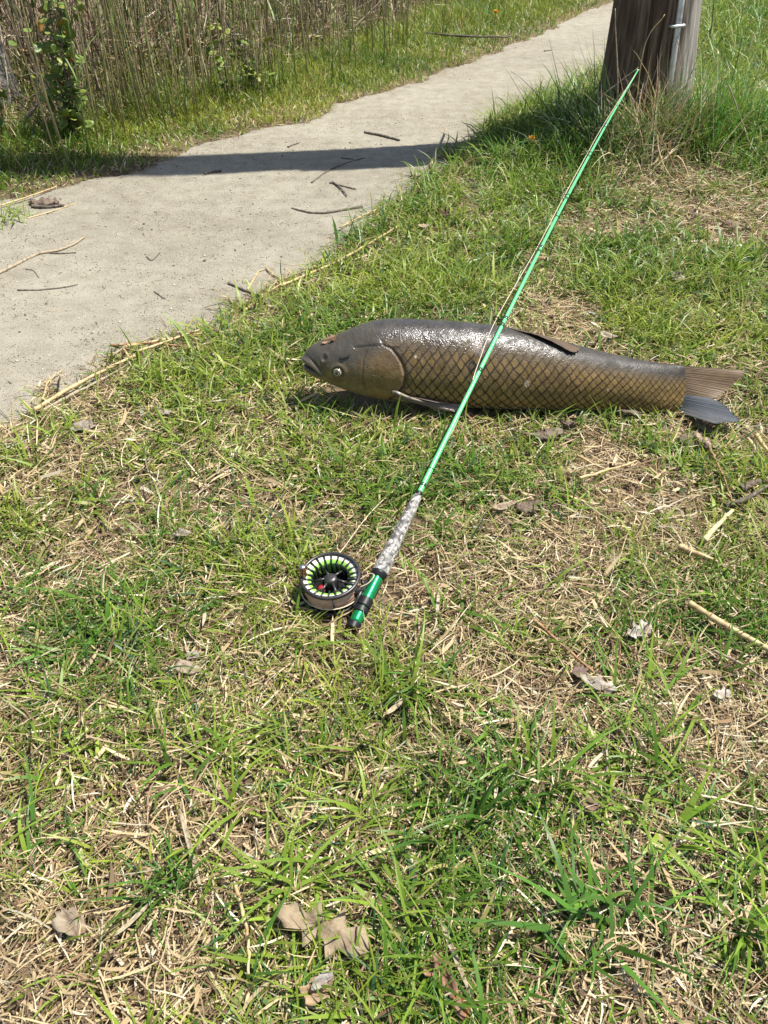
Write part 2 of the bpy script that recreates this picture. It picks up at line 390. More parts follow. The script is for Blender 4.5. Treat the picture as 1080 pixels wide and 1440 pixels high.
zones = [((-1.7, 1.8, .12, 1.15), 25000, 26000, 1.0, 4, 3), ((-2.0, 2.1, 1.15, 2.35), 19000, 18000, 1.15, 3, 3),
         ((-1.6, 3.4, 2.35, 4.6), 11500, 9500, 1.45, 3, 2), ((-3.5, 8, 4.6, 12.5), 3000, 1600, 2.6, 2, 2),
         ((-2.6, 2.8, .0, 2.35), 7000, 6500, 1.6, 2, 2, -1.2), ((-1.6, 4.6, 2.35, 4.6), 5500, 3500, 2.0, 2, 2, -1.2)]
gb, sb = [], []
for (box, dg, ds, sc, n1, n2, *mg) in zones:
    mg = mg[0] if mg else .35
    x, y = scatter(*box, dg, mg); d = pathd(x, y); g = greenness(x, y); right = x > (xl(y) + xr(y)) / 2
    keep = (rng.uniform(size=len(x)) < .08 + .92 * g) & (right | (y > 4.6)) & (d < .01) & (rng.uniform(size=len(x)) < np.clip(.35 - d * 5.5, 0, 1)) & (right)
    bare = fbm(x, y, .22, 51, 2) > .70; keep &= ~(bare & (rng.uniform(size=len(x)) < .8))
    x, y, g = x[keep], y[keep], g[keep]; n = len(x)
    wild = np.exp(-((x - 1.55) ** 2 / .6 + (y - 4.0) ** 2 / 1.1)) + .5 * np.exp(-((x - .75) ** 2 + (y - 3.9) ** 2) / .2) + np.clip((y - 4.7) / 2, 0, .8) + .35 * np.clip((x - .2 - .05 * y) * .8, 0, 1) * np.clip((y - 2) / 1.5, 0, 1)
    L = (U(.018, .062, n) + .05 * U(0, 1, n) ** 3) * (.8 + .5 * g) * (1 + 1.0 * wild) * (1 + .22 * np.clip((y - 1.2), 0, 1.2)); W = U(.0015, .0039, n) * sc * (1 + (U(0, 1, n) > .90) * .9)
    e0 = R(1) * U(12, 78, n); e1 = e0 - R(1) * U(20, 85, n); head = U(0, 6.283, n) + .8 * (fbm(x, y, .18, 35) - .5)
    k = keep_clear(x, y, L * np.sin(e0))
    a = [v[k] for v in (x, y, head, L, W, e0, e1)]; z = zt(a[0], a[1]) - .002
    gb.append(blades(a[0], a[1], z, *a[2:5], a[5], a[6], greens(a[0], a[1], len(z)), n1, U(-.6, .6, len(z)), U(-.7, .7, len(z))))
    # dead thatch: lies nearly flat
    x, y = scatter(*box, ds, mg); d = pathd(x, y); g = greenness(x, y); right = x > (xl(y) + xr(y)) / 2
    keep = (rng.uniform(size=len(x)) < 1.0 - .62 * g) & (d < .03) & right & (rng.uniform(size=len(x)) < np.clip(.6 - d * 6, 0, 1)); x, y = x[keep], y[keep]; n = len(x)
    L = U(.012, .050, n) + .06 * U(0, 1, n) ** 5; W = U(.0009, .0029, n) * sc * (1 + (U(0, 1, n) > .95) * 1.4)
    e0 = R(1) * rng.normal(6, 12, n); e1 = e0 - R(1) * U(-8, 26, n); head = U(0, 6.283, n); lift = U(.001, .020, n) * np.clip(-pathd(x, y) * 12, .15, 1)
    k = keep_clear(x, y, lift); a = [v[k] for v in (x, y, head, L, W, e0, e1, lift)]
    sb.append(blades(a[0], a[1], zt(a[0], a[1]) + a[7], *a[2:5], a[5], a[6], straws(len(a[0])), n2, U(-.9, .9, len(a[0])), U(-.8, .8, len(a[0]))))
# clumps of longer, broader blades through the lawn
cx, cy = scatter(-1.9, 2.6, .15, 3.6, 72); k = (pathd(cx, cy) < -.06) & (xl(cy) < cx) & (vn(cx, cy, .3, 58) > .30); cx, cy = cx[k], cy[k]
m = rng.integers(7, 28, len(cx)); ci = np.repeat(np.arange(len(cx)), m); n = len(ci); sz = (U(.6, 1.25, len(cx)) * (1 + .35 * (cy < .95)))[ci]; sprd = U(.006, .030, len(cx))[ci]
x = cx[ci] + rng.normal(0, 1, n) * sprd; y = cy[ci] + rng.normal(0, 1, n) * sprd
L = U(.045, .115, n) * sz; W = np.minimum(U(.0022, .0056, n) * sz, .0062); e0 = R(1) * U(15, 80, n); e1 = e0 - R(1) * U(25, 95, n); tone = U(0, 1, len(cx))[ci]
c = mixc((.076, .178, .024), (.26, .37, .045), np.clip(tone + rng.normal(0, .15, n), 0, 1)) * U(.8, 1.2, n)[:, None]
k = keep_clear(x, y, L * np.sin(e0)) & (pathd(x, y) < 0); a = [v[k] for v in (x, y, L, W, e0, e1)]; n = k.sum()
gb.append(blades(a[0], a[1], zt(a[0], a[1]) - .002, U(0, 6.283, n), a[2], a[3], a[4], a[5], c[k], 5, U(-.5, .5, n), U(-.6, .6, n)))
o = link('lawn_grass', blade_mesh('lawn_grass', gb, M_GRASS)); tag(o, 'short trampled green grass around the fish and rod', 'grass', kind='stuff')
o = link('dead_grass', blade_mesh('dead_grass', sb, M_STRAW)); tag(o, 'flattened straw coloured dead grass between the green blades', 'dead grass', kind='stuff')

# verge between path and reeds
THK = np.array([gp(*p)[:2] for p in [(-120, 215), (0, 200), (150, 178), (300, 140), (420, 100), (540, 58), (640, 18)]]); THK = np.vstack([[-9, THK[0, 1] - 1.5], THK, [3.2, 12], [9, 20]])
def thick_d(x, y): return (y - np.interp(x, THK[:, 0], THK[:, 1]))
vb, vs = [], []
for (box, dens, sc, n1) in [((-3.4, 1.5, 2.7, 6.0), 11000, 1.5, 3), ((-1.5, 4.5, 6.0, 12.5), 4200, 2.4, 2)]:
    x, y = scatter(*box, dens, .5); d = pathd(x, y); left = x < (xl(y) + xr(y)) / 2; t = thick_d(x, y)
    keep = left & (d < .01) & (rng.uniform(size=len(x)) < np.clip(.3 - d * 3.2, 0, 1)) & (rng.uniform(size=len(x)) < np.where(t > .15, .25, 1.0))
    x, y, d = x[keep], y[keep], d[keep]; n = len(x); cl = fbm(x, y, .4, 71)
    tall = np.clip(-d * 1.6, .25, 1.0) * (.55 + .9 * cl); L = U(.05, .17, n) * tall + .02; W = U(.0016, .0034, n) * sc
    e0 = R(1) * U(35, 86, n); e1 = e0 - R(1) * U(5, 75, n); u = U(0, 1, n); dead = (u < .22 + .26 * (cl < .44) + .25 * (t[keep] > 0)) & ((y < 5.0) | (u < .2))
    c = greens(x, y, n) * np.array([1.1, 1.02, .9])
    k = ~dead; vb.append(blades(x[k], y[k], zt(x[k], y[k]), U(0, 6.283, k.sum()), L[k], W[k], e0[k], e1[k], c[k], n1, U(-.6, .6, k.sum()), U(-.5, .5, k.sum())))
    k = dead; m = k.sum(); vs.append(blades(x[k], y[k], zt(x[k], y[k]), U(0, 6.283, m), L[k] * .9, W[k] * .9, e0[k] * .7, e1[k] - .4, straws(m), n1, U(-.6, .6, m), U(-.5, .5, m)))
x = rng.uniform(-3.2, 2.6, 60000); y = rng.uniform(1.2, 7.0, 60000); d = pathd(x, y); k = (np.abs(d) < .10) & (rng.uniform(size=len(x)) < np.exp(-np.abs(d) / .04)) & in_view(x, y); x, y = x[k], y[k]; n = len(x)
vs.append(blades(x, y, zt(x, y) + .006, U(0, 6.28, n), U(.01, .05, n) + .07 * U(0, 1, n) ** 6, U(.0012, .0030, n), R(1) * U(-4, 10, n), R(1) * U(-10, 4, n), straws(n) * U(.55, 1, n)[:, None], 3, U(-.6, .6, n)))
x, y = scatter(-2.4, 1.5, 1.3, 5, 260); k = pathd(x, y) > .02; x, y = x[k], y[k]; n = len(x)
vs.append(blades(x, y, zt(x, y) + .006, U(0, 6.28, n), U(.006, .035, n), U(.001, .0024, n), R(1) * U(-2, 8, n), R(1) * U(-6, 2, n), straws(n) * U(.25, 1, n)[:, None], 3, U(-.6, .6, n)))
o = link('verge_grass', blade_mesh('verge_grass', vb, M_GRASS)); tag(o, 'lush green grass on the verge between path and reeds', 'grass', kind='stuff')
o = link('dry_verge_grass', blade_mesh('dry_verge_grass', vs, M_STRAW)); tag(o, 'dry straw blades mixed into the verge below the reeds', 'dead grass', kind='stuff')
# ---------------------------------------------------------------- utility pole
def make_pole():
    root = empty('utility_pole', (POLE[0], POLE[1], float(zt(*POLE)))); H = 10.5
    nz_, na = 420, 150; zz = np.concatenate([np.linspace(-.25, 1.6, 300), np.linspace(1.65, 10.5, 120)]); th = np.arange(na) * 2 * np.pi / na
    Z, TH = np.meshgrid(zz, th, indexing='ij')
    r = POLE_R * np.interp(Z, [-.3, 0, .5, 2.6, 10.5], [1.06, 1.02, .885, .76, .68]) + .012 * np.exp(-np.maximum(Z, 0) / .2)
    r = r + .0035 * (np.sin(TH * 3 + .4) + .6 * np.sin(TH * 7 + 1.3))
    wob = TH * POLE_R + .012 * np.sin(Z * 1.7 + TH * 2)
    per = 2 * np.pi * POLE_R
    cr = vn(wob, Z, .0001, 3) * 0
    g1 = vn(wob * 1.0, Z * .05, .020, 91); g2 = vn(wob, Z * .035, .009, 92)
    r = r - .010 * np.clip((g1 - .70) / .2, 0, 1) - .004 * np.clip((g2 - .62) / .2, 0, 1)
    for a0, w, dp, z0, z1 in [(R(-114), .045, .040, -.3, 1.5), (R(-100), .028, .022, -.3, 2.2), (R(-150), .018, .02, .1, 3), (R(-75), .014, .014, 0, 4)]:
        da = np.abs(((TH - a0 - .03 * np.sin(Z * 4) + np.pi) % (2 * np.pi)) - np.pi)
        r = r - dp * np.exp(-(da / w) ** 2) * np.clip((Z - z0) * 4, 0, 1) * np.clip((z1 - Z) * 3, 0, 1)
    V = np.stack([r * np.cos(TH), r * np.sin(TH), Z], -1).reshape(-1, 3)
    m = bpy.data.materials.new('weathered_pole_wood_lit_side'); n, l = nodes_of(m); b = n['Principled BSDF']; b.inputs['Roughness'].default_value = .85; b.inputs['Specular IOR Level'].default_value = .2
    tc = n.new('ShaderNodeTexCoord'); mp = n.new('ShaderNodeMapping'); mp.inputs['Scale'].default_value = (1, 1, .045); l.new(tc.outputs['Object'], mp.inputs[0])
    t = n.new('ShaderNodeTexNoise'); t.inputs['Scale'].default_value = 75; t.inputs['Detail'].default_value = 7; l.new(mp.outputs[0], t.inputs['Vector'])
    t2 = n.new('ShaderNodeTexNoise'); t2.inputs['Scale'].default_value = 5; t2.inputs['Detail'].default_value = 4; l.new(tc.outputs['Object'], t2.inputs['Vector'])
    rp = n.new('ShaderNodeValToRGB'); e = rp.color_ramp.elements; e[0].position = .34; e[0].color = (.050, .032, .021, 1); e[1].position = .66; e[1].color = (.215, .160, .115, 1)
    x = e.new(.5); x.color = (.125, .088, .060, 1); l.new(t.outputs[0], rp.inputs[0])
    mx = n.new('ShaderNodeMix'); mx.data_type = 'RGBA'; mr = n.new('ShaderNodeMapRange'); mr.inputs[1].default_value = .5; mr.inputs[2].default_value = .7; mr.inputs[4].default_value = .6
    l.new(t2.outputs[0], mr.inputs[0]); l.new(mr.outputs[0], mx.inputs[0]); l.new(rp.outputs[0], mx.inputs[6]); mx.inputs[7].default_value = (.085, .052, .034, 1)
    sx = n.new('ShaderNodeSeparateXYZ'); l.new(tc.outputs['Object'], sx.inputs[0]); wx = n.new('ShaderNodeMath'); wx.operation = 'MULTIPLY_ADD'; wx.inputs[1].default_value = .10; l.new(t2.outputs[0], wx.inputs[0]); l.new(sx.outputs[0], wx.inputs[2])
    wr = n.new('ShaderNodeMapRange'); wr.inputs[1].default_value = .10; wr.inputs[2].default_value = .16; wr.inputs[4].default_value = .85; l.new(wx.outputs[0], wr.inputs[0])  # paler grey paints the pole's sunlit right side into the wood colour
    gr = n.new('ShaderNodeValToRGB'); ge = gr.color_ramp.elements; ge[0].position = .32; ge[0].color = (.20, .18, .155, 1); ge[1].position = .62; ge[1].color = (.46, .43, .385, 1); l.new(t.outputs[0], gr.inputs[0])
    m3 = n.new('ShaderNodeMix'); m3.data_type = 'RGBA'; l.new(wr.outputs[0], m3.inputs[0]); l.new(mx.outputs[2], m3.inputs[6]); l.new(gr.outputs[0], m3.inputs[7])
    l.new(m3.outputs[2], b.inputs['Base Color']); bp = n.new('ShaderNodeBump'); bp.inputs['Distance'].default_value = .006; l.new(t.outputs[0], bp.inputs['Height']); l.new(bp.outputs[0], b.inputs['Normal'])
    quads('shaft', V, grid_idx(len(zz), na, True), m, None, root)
    # galvanised cover of the ground wire, with its strap
    a = R(-79); ca, sa = math.cos(a), math.sin(a); zs = np.linspace(.08, 3.2, 40)
    P = np.stack([(POLE_R * np.interp(zs, [0, .5, 2.6, 8.5], [1.02, .885, .76, .69]) + .012) * ca + .004 * np.sin(zs * 3), (POLE_R * np.interp(zs, [0, .5, 2.6, 8.5], [1.02, .885, .76, .69]) + .012) * sa, zs], -1)
    steel = pmat('galvanised_steel', (.62, .64, .66), .42, .55, noise=(30, (.35, .36, .37), .5, .7))
    solid('ground_wire_cover', tube(P, .013, 10), steel, root)
    th2 = np.linspace(a - .16, a + .16, 9)
    for zc in (.36, 1.5):
        rr = POLE_R * float(np.interp(zc, [0, .5, 2.6], [1.02, .885, .76])) + .026
        PP = np.stack([rr * np.cos(th2), rr * np.sin(th2), np.full(9, zc)], -1); PP[0, :2] *= .9; PP[-1, :2] *= .9
        solid('strap', tube(PP, .006, 6), steel, root)
    root.rotation_euler = (0, R(-3.5), 0)
    tag(root, 'thick weathered wooden utility pole with a galvanised wire cover beside the path', 'utility pole')
make_pole()

# ---------------------------------------------------------------- reeds and thicket
def stem_curve(h, lean, curl, n=6, kink=None):
    t = np.linspace(0, 1, n); return np.stack([lean * h * t + curl * h * t * t, .02 * h * np.sin(t * 3), h * t], -1)
def leafb(base, head, L, W, e0, e1, col, n=3):
    k = len(base); b = np.asarray(base, float)
    return blades(b[:, 0], b[:, 1], b[:, 2], np.asarray(head, float), np.asarray(L, float), np.asarray(W, float), np.asarray(e0, float), np.asarray(e1, float), np.asarray(col, float), n)
reed_meshes = []
for v in range(10):
    h = 1.5 + .9 * random.random(); P = stem_curve(h, random.uniform(-.05, .05), random.uniform(-.08, .10), 9)
    V, Q, T = tube(P, np.linspace(.0038, .0018, 9), 5)
    t = np.repeat(np.linspace(0, 1, 9), 5); t = np.concatenate([t, [0, 1]])
    g0 = np.array([(.30, .25, .11), (.20, .23, .075), (.36, .29, .15)][v % 3]); g1 = np.array([(.15, .21, .055), (.17, .24, .06), (.33, .29, .14)][v % 3])
    c = g0[None] * (1 - t[:, None]) + g1[None] * t[:, None]
    # clasping leaves
    k = 5; ids = [random.randint(2, 7) for _ in range(k)]
    bv, bc, bn, bN = leafb(P[ids], [random.uniform(0, 6.28) for _ in ids], U(.18, .38, k), U(.005, .010, k), R(1) * U(60, 82, k), R(1) * U(-5, 60, k), np.array([(.15, .22, .05)] * k) * U(.7, 1.3, k)[:, None], 3)
    tri = []; q4 = []
    for i in range(bN):
        o_ = len(V) + 7 * i; q4 += [[o_, o_ + 1, o_ + 3, o_ + 2], [o_ + 2, o_ + 3, o_ + 5, o_ + 4]]; tri.append([o_ + 4, o_ + 5, o_ + 6])
    V = np.vstack([V, bv]); c = np.vstack([c, bc]); Q = np.vstack([Q, q4]); T = np.vstack([T, tri])
    Tn = np.concatenate([np.full(len(Q), 4), np.full(len(T), 3)])
    reed_meshes.append(mesh_np('reed_stalk', V, np.concatenate([Q.ravel(), T.ravel()]), np.concatenate([[0], np.cumsum(Tn)[:-1]]), Tn, M_STEM, c))
cnt = 0
for i in range(900):
    px = random.uniform(70, 620); line = float(np.interp(px, [0, 100, 150, 300, 420, 540, 640], [235, 250, 205, 170, 140, 95, 60])); 
    py = line - abs(random.gauss(0, 26)) + random.uniform(-4, 8)
    if px < 160 and random.random() < .82: continue
    if px > 300 and random.random() < .55: continue
    p = gp(px, max(py, 25)); 
    if pathd(p[0], p[1]) > -.12: continue
    o = link('reed_stalk', reed_meshes[i % 10]); o.location = (p[0], p[1], float(zt(p[0], p[1])) - .02)
    s = random.uniform(.75, 1.15); o.scale = (s, s, s); o.rotation_euler = (random.gauss(0, .05), random.gauss(0, .05), random.uniform(0, 6.28))
    vk = (i % 10) % 3; tag(o, ['slender reed stalk turning from tan foot to green top on the far verge', 'slender all green reed stalk standing on the far verge', 'slender straw coloured dry reed stalk standing on the far verge'][vk], 'reed', ['half green reeds beyond the path', 'green reeds beyond the path', 'dry standing reeds beyond the path'][vk]); cnt += 1
    if cnt >= 120: break

def thicket():
    parts = []; cols = []; x = []; y = []
    n = 15000; X = rng.uniform(-6, 4.5, n); Y = rng.uniform(3.0, 11.0, n); d = thick_d(X, Y)
    k = (d > .0) & (d < 2.6) & (X < xl(Y) - .5 - .35 * np.clip(X + .6, 0, 2)) & in_view(X, Y, .8) & (rng.uniform(size=n) < np.clip(.25 + d * 1.2, 0, 1)) & (X < 1.6)
    X, Y, d = X[k], Y[k], d[k]; n = len(X); N = 7
    h = U(.5, 1.7, n); r = U(.0022, .0055, n); a = U(0, 6.283, n); lean = np.abs(rng.normal(0, .22, n)); fall = U(0, 1, n) < .30
    lean = np.where(fall, U(.6, 2.2, n), lean); t = np.linspace(0, 1, N)
    hl = h[:, None] * t; hor = lean[:, None] * hl * (1 + .5 * t); nrm = np.sqrt(1 + lean ** 2)[:, None]
    P = np.stack([X[:, None] + hor * np.cos(a)[:, None] / nrm, Y[:, None] + hor * np.sin(a)[:, None] / nrm, zt(X, Y)[:, None] + hl / nrm - .01], -1)
    far = thick_d(P[:, -1, 0], P[:, -1, 1]) > -.25; X, Y, r, P = X[far], Y[far], r[far], P[far]; n = len(X)
    P[:, 1:-1] += rng.normal(0, .012, (n, N - 2, 3))
    th = np.arange(3) * 2.094; ring = np.stack([np.cos(th), np.sin(th), 0 * th], -1)
    V = P[:, :, None, :] + (r[:, None] * (1 - .5 * t))[:, :, None, None] * ring[None, None]
    Q = grid_idx(N, 3, True)[None] + (N * 3) * np.arange(n)[:, None, None]
    u = U(0, 1, n); c = mixc((.20, .145, .095), (.42, .34, .23), U(0, 1, n)); c = np.where((u < .50)[:, None], mixc((.075, .050, .034), (.19, .125, .08), U(0, 1, n)), c); c = np.where((u > .93)[:, None], np.array([.60, .52, .38]), c)
    c = np.where(((u > .60) & (u < .72))[:, None], np.array([.15, .19, .06]), c)
    o = quads('dead_reed_thicket', V.reshape(-1, 3), Q.reshape(-1, 4), M_STEM, np.repeat(c, N * 3, 0))
    tag(o, 'tangled brown thicket of dead reeds and brush behind the verge', 'thicket', kind='stuff')
    # fallen leaf litter and dead leaves in the thicket
    m = 14000; X = rng.uniform(-6, 2, m); Y = rng.uniform(3, 10, m); dd = thick_d(X, Y); k = (dd > -.25) & (dd < 2.4) & (X < xl(Y) - .45) & in_view(X, Y, .6); X, Y = X[k], Y[k]; m = len(X)
    zz = zt(X, Y) + U(0, 1, m) ** 2 * .55
    c = straws(m) * U(.5, .95, m)[:, None]
    o = link('reed_litter', blade_mesh('reed_litter', [blades(X, Y, zz, U(0, 6.28, m), U(.08, .30, m), U(.004, .010, m), R(1) * U(-40, 60, m), R(1) * U(-70, 30, m), c, 3, U(-1, 1, m))], M_STRAW))
    tag(o, 'dry hanging reed leaves and litter in the thicket', 'leaf litter', kind='stuff')
thicket()

def tube_thing(name, pts, r, mat, label, cat, group=None, n=24, wob=.004, sides=7, taper=.5, seed=0):
    """A twig or stalk through the given world points, as its own object."""
    rs = np.random.default_rng(seed + len(label)); P = spline(pts, n)
    wv = np.cumsum(rs.normal(0, 1, P.shape), 0); wv -= np.linspace(0, 1, n)[:, None] * wv[-1]; P = P + (wv * .28 + rs.normal(0, .22, P.shape)) * min(wob, .012 * np.linalg.norm(P[-1] - P[0])) * np.array([1, 1, .3]); L = np.linspace(0, 1, n)
    Pm = np.linalg.norm(P[-1] - P[0]); rad = r * (1 - taper * L) * (1 + rs.normal(0, .10, n)); V, Q, T = tube(P, rad, sides); b = P[0].copy()
    o = solid(name, (V - b, Q, T), mat); o.location = b
    return tag(o, label, cat, group)
def dead_branch(pts, zs, r, mat, label, cat='reed', name='dead_reed'):
    tube_thing(name, [atz(px, py, z) for (px, py), z in zip(pts, zs)], r, mat, label, cat, n=14, wob=.006)
# stalks picked out in the thicket; each starts at the ground and leans through the reeds
def leaning(px0, py0, px1, py1, up, back, r, mat, label, name='dead_reed', cat='reed'):
    a = gp(px0, py0); d0 = a[1]; d = ray(px1, py1); t = (d0 + back) / d[1]; b = np.array([d[0] * t, d[1] * t, CAM_H + d[2] * t])
    tube_thing(name, [a, (a + b) / 2 + [0, 0, .01], b + (b - a) * up], r, mat, label, cat, n=14, wob=.003)
leaning(112, 150, 78, -10, .6, .1, .010, pmat('cream_reed', (.62, .53, .36), .55), 'thick cream coloured broken reed leaning above the leafy shrub')
leaning(108, 135, 215, 42, .3, .1, .007, M_CANE, 'tan reed leaning low and diagonally across the upright reeds')
leaning(230, 85, 325, 58, .15, .05, .010, M_PALE, 'bleached fallen reed lying level among the dark stems')
leaning(250, 62, 185, -8, .4, .1, .006, M_CANE, 'bent dry reed arching over the upright green reeds')
leaning(20, 195, 66, 130, .2, .05, .012, M_PALE, 'pale split reed stub poking out of the litter by the leafy shrub')
leaning(470, 72, 530, 8, .3, .1, .008, M_PALE, 'bleached reed leaning at the thin end of the thicket')
# orange-brown dead leaf hanging in the reeds
def sheet(name, outline, mat, col, label=None, cat=None, group=None, thick=.0012, curl=.0, loc=None, rot=None, parent=None, rings=4, seed=0):
    """A leaf: outline (x, y) around the origin, curled, with both faces."""
    rs = np.random.default_rng(seed); O = np.asarray(outline, float); n = len(O); V = [[0, 0, 0]]
    for k in range(1, rings + 1): V += [[*(p * k / rings), 0] for p in O]
    V = np.array(V, float); rr = np.abs(O).max(); x = V[:, 0] / rr; yv = V[:, 1] / rr
    V[:, 2] = curl * rr * (yv ** 2 * 1.2 + .5 * x ** 2 + .35 * np.sin(x * 5 + seed) * np.abs(yv) + .15 * np.sin(yv * 9 + x * 4)) + .10 * rr * np.exp(-(yv / .06) ** 2) * -.25
    Q, T = [], []
    for k in range(n): T.append([0, 1 + k, 1 + (k + 1) % n])
    for q in range(rings - 1):
        for k in range(n):
            a = 1 + q * n; b = a + n; Q.append([a + k, b + k, b + (k + 1) % n, a + (k + 1) % n])
    m = len(V); V2 = V.copy(); V2[:, 2] -= thick; Q = np.array(Q); T = np.array(T)
    E = np.array([[1 + (rings - 1) * n + k, 1 + (rings - 1) * n + (k + 1) % n, m + 1 + (rings - 1) * n + (k + 1) % n, m + 1 + (rings - 1) * n + k] for k in range(n)])
    VV = np.vstack([V, V2]); QQ = np.vstack([Q, Q[:, ::-1] + m, E[:, ::-1]]); TT = np.vstack([T, T[:, ::-1] + m])
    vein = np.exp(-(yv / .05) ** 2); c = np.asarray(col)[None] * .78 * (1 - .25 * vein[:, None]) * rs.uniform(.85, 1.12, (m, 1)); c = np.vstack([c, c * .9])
    o = quads(name, VV, QQ, mat, c, parent, True, TT)
    if loc is not None: o.location = loc
    if rot is not None: o.rotation_euler = rot
    return tag(o, label, cat, group)
def oval(L, W, n=20, tip=.8):
    t = np.linspace(0, 2 * np.pi, n, endpoint=False); x = np.cos(t); w = np.abs(np.sin(t)) ** tip * np.sign(np.sin(t)); return np.stack([x * L / 2, w * W / 2 * (1 - .25 * x)], -1)
def oak(L, W, lobes=4, n=90, depth=.45, ph=0.0):
    s = np.linspace(0, 1, n); env = np.sin(np.pi * np.clip(s * .96 + .04, 0, 1)) ** .6 * (.65 + .5 * s)
    lob = 1 - depth * (.5 + .5 * np.cos(s * lobes * 2 * np.pi + ph)) * np.clip(s * 6, 0, 1) * np.clip((1 - s) * 6, 0.25, 1)
    up = np.stack([(s - .5) * L + .022 * L * np.sin(s * lobes * 2 * np.pi), env * lob * W / 2], -1); dn = up[::-1].copy(); dn[:, 1] *= -.93
    return np.vstack([up, dn[1:-1]])
def scrap(L, W, n=22, seed=0):
    rs = np.random.default_rng(seed); t = np.linspace(0, 2 * np.pi, n, endpoint=False); r = rs.uniform(.68, 1.08, n)
    return np.stack([np.cos(t) * r * L / 2, np.sin(t) * r * W / 2], -1)
p = gp(265, 105); d = ray(262, 62); t = p[1] / d[1]
sheet('dead_leaf', oval(.17, .06), M_LEAF, (.36, .15, .06), 'rust orange dead leaf hanging upright among the reeds', 'leaf', curl=.3, loc=d * t + [0, 0, CAM_H], rot=(1.4, 1.2, .2))

# grey tree trunk at the thicket's end
def grey_tree():
    b = gp(-8, 150); root = empty('grey_tree', b); zz = np.linspace(-.1, 3.2, 90); th = np.arange(40) * 2 * np.pi / 40; Z, TH = np.meshgrid(zz, th, indexing='ij')
    r = .12 * (1 - .12 * Z) + .06 * np.exp(-np.maximum(Z, 0) / .12); r = r - .02 * np.clip((vn(TH * .12 + .02 * np.sin(Z * 9), Z * .35, .03, 8) - .55) * 3, 0, 1)
    V = np.stack([r * np.cos(TH) + .05 * np.sin(Z), r * np.sin(TH), Z], -1).reshape(-1, 3)
    bark = pmat('grey_bark', (.20, .19, .175), .9, noise=(25, (.09, .085, .08), .45, .62), bump=(60, .012))
    quads('trunk', V, grid_idx(90, 40, True), bark, None, root)
    for k in range(4):
        a = 1.4 + k * 1.5; P = np.stack([.03 * np.ones(8) + np.cos(a) * np.linspace(0, .8, 8), np.sin(a) * np.linspace(0, .8, 8), 2.4 + .2 * k + np.linspace(0, .9, 8)], -1)
        solid('limb', tube(P, np.linspace(.05, .015, 8), 8), bark, root)
        n = 260; tt = U(.35, 1, n); ctr = P[(tt * 7).astype(int)] + rng.normal(0, .13, (n, 3))
        bl = leafb(ctr, U(0, 6.28, n), U(.05, .09, n), U(.025, .04, n), R(1) * U(-40, 60, n), R(1) * U(-70, 20, n), greens(ctr[:, 0], ctr[:, 1], n), 3)
        link('crown', blade_mesh('crown', [bl], M_GLEAF), root)
    tag(root, 'rough grey tree trunk standing behind the thicket of dead reeds', 'tree')
grey_tree()

# leafy shrubs in front of the thicket
leaf_proto = []
for v in range(3):
    o = sheet('leaf', oval(.055, .034, 14), M_GLEAF, [(.30, .42, .085), (.42, .48, .10), (.22, .34, .07)][v], curl=.18, rings=2, seed=v); leaf_proto.append(o.data); bpy.data.objects.remove(o)
leaf_orange = sheet('leaf', oval(.05, .03, 14), M_GLEAF, (.50, .27, .06), curl=.2, rings=2); lo_me = leaf_orange.data; bpy.data.objects.remove(leaf_orange)
def shrub(px, py, h, nst, nleaf, spread, label, seed, sc=1.0, orange=0):
    rd = random.Random(seed); b = gp(px, py); root = empty('leafy_shrub', b)
    for s in range(nst):
        a = rd.uniform(0, 6.28); hh = h * rd.uniform(.6, 1.0); sp_ = spread * rd.uniform(.3, 1)
        P = spline([[0, 0, -.02], [.3 * sp_ * math.cos(a), .3 * sp_ * math.sin(a), hh * .45], [sp_ * math.cos(a), sp_ * math.sin(a), hh]], 12)
        solid('stem', tube(P, np.linspace(.0036, .0014, 12), 6), M_TWIG, root)
        for k in range(nleaf // nst):
            i = rd.randint(2, 11); me = lo_me if rd.random() < orange else leaf_proto[rd.randint(0, 2)]
            o = link('leaf', me, root); aa = rd.uniform(0, 6.28); q = rd.uniform(.01, .07)
            o.location = P[i] + [q * math.cos(aa), q * math.sin(aa), rd.uniform(-.02, .03)]; o.rotation_euler = (rd.gauss(0, .6), rd.gauss(0, .6), aa); ss = sc * rd.uniform(.6, 1.25); o.scale = (ss, ss, ss)
    return tag(root, label, 'shrub')
shrub(108, 206, .82, 10, 230, .30, 'leafy shrub with rounded pale green and orange leaves below a cream reed', 4, 1.0, orange=.08)
shrub(12, 205, .7, 4, 36, .15, 'sparse young shrub with small leaves beside the grey tree trunk', 9)
shrub(365, 142, .46, 6, 80, .22, 'bright green bushy sapling at the foot of the dead reeds', 5, .72)
shrub(322, 150, .38, 3, 30, .10, 'small bright green sprig next to the bushy sapling', 6, .8)

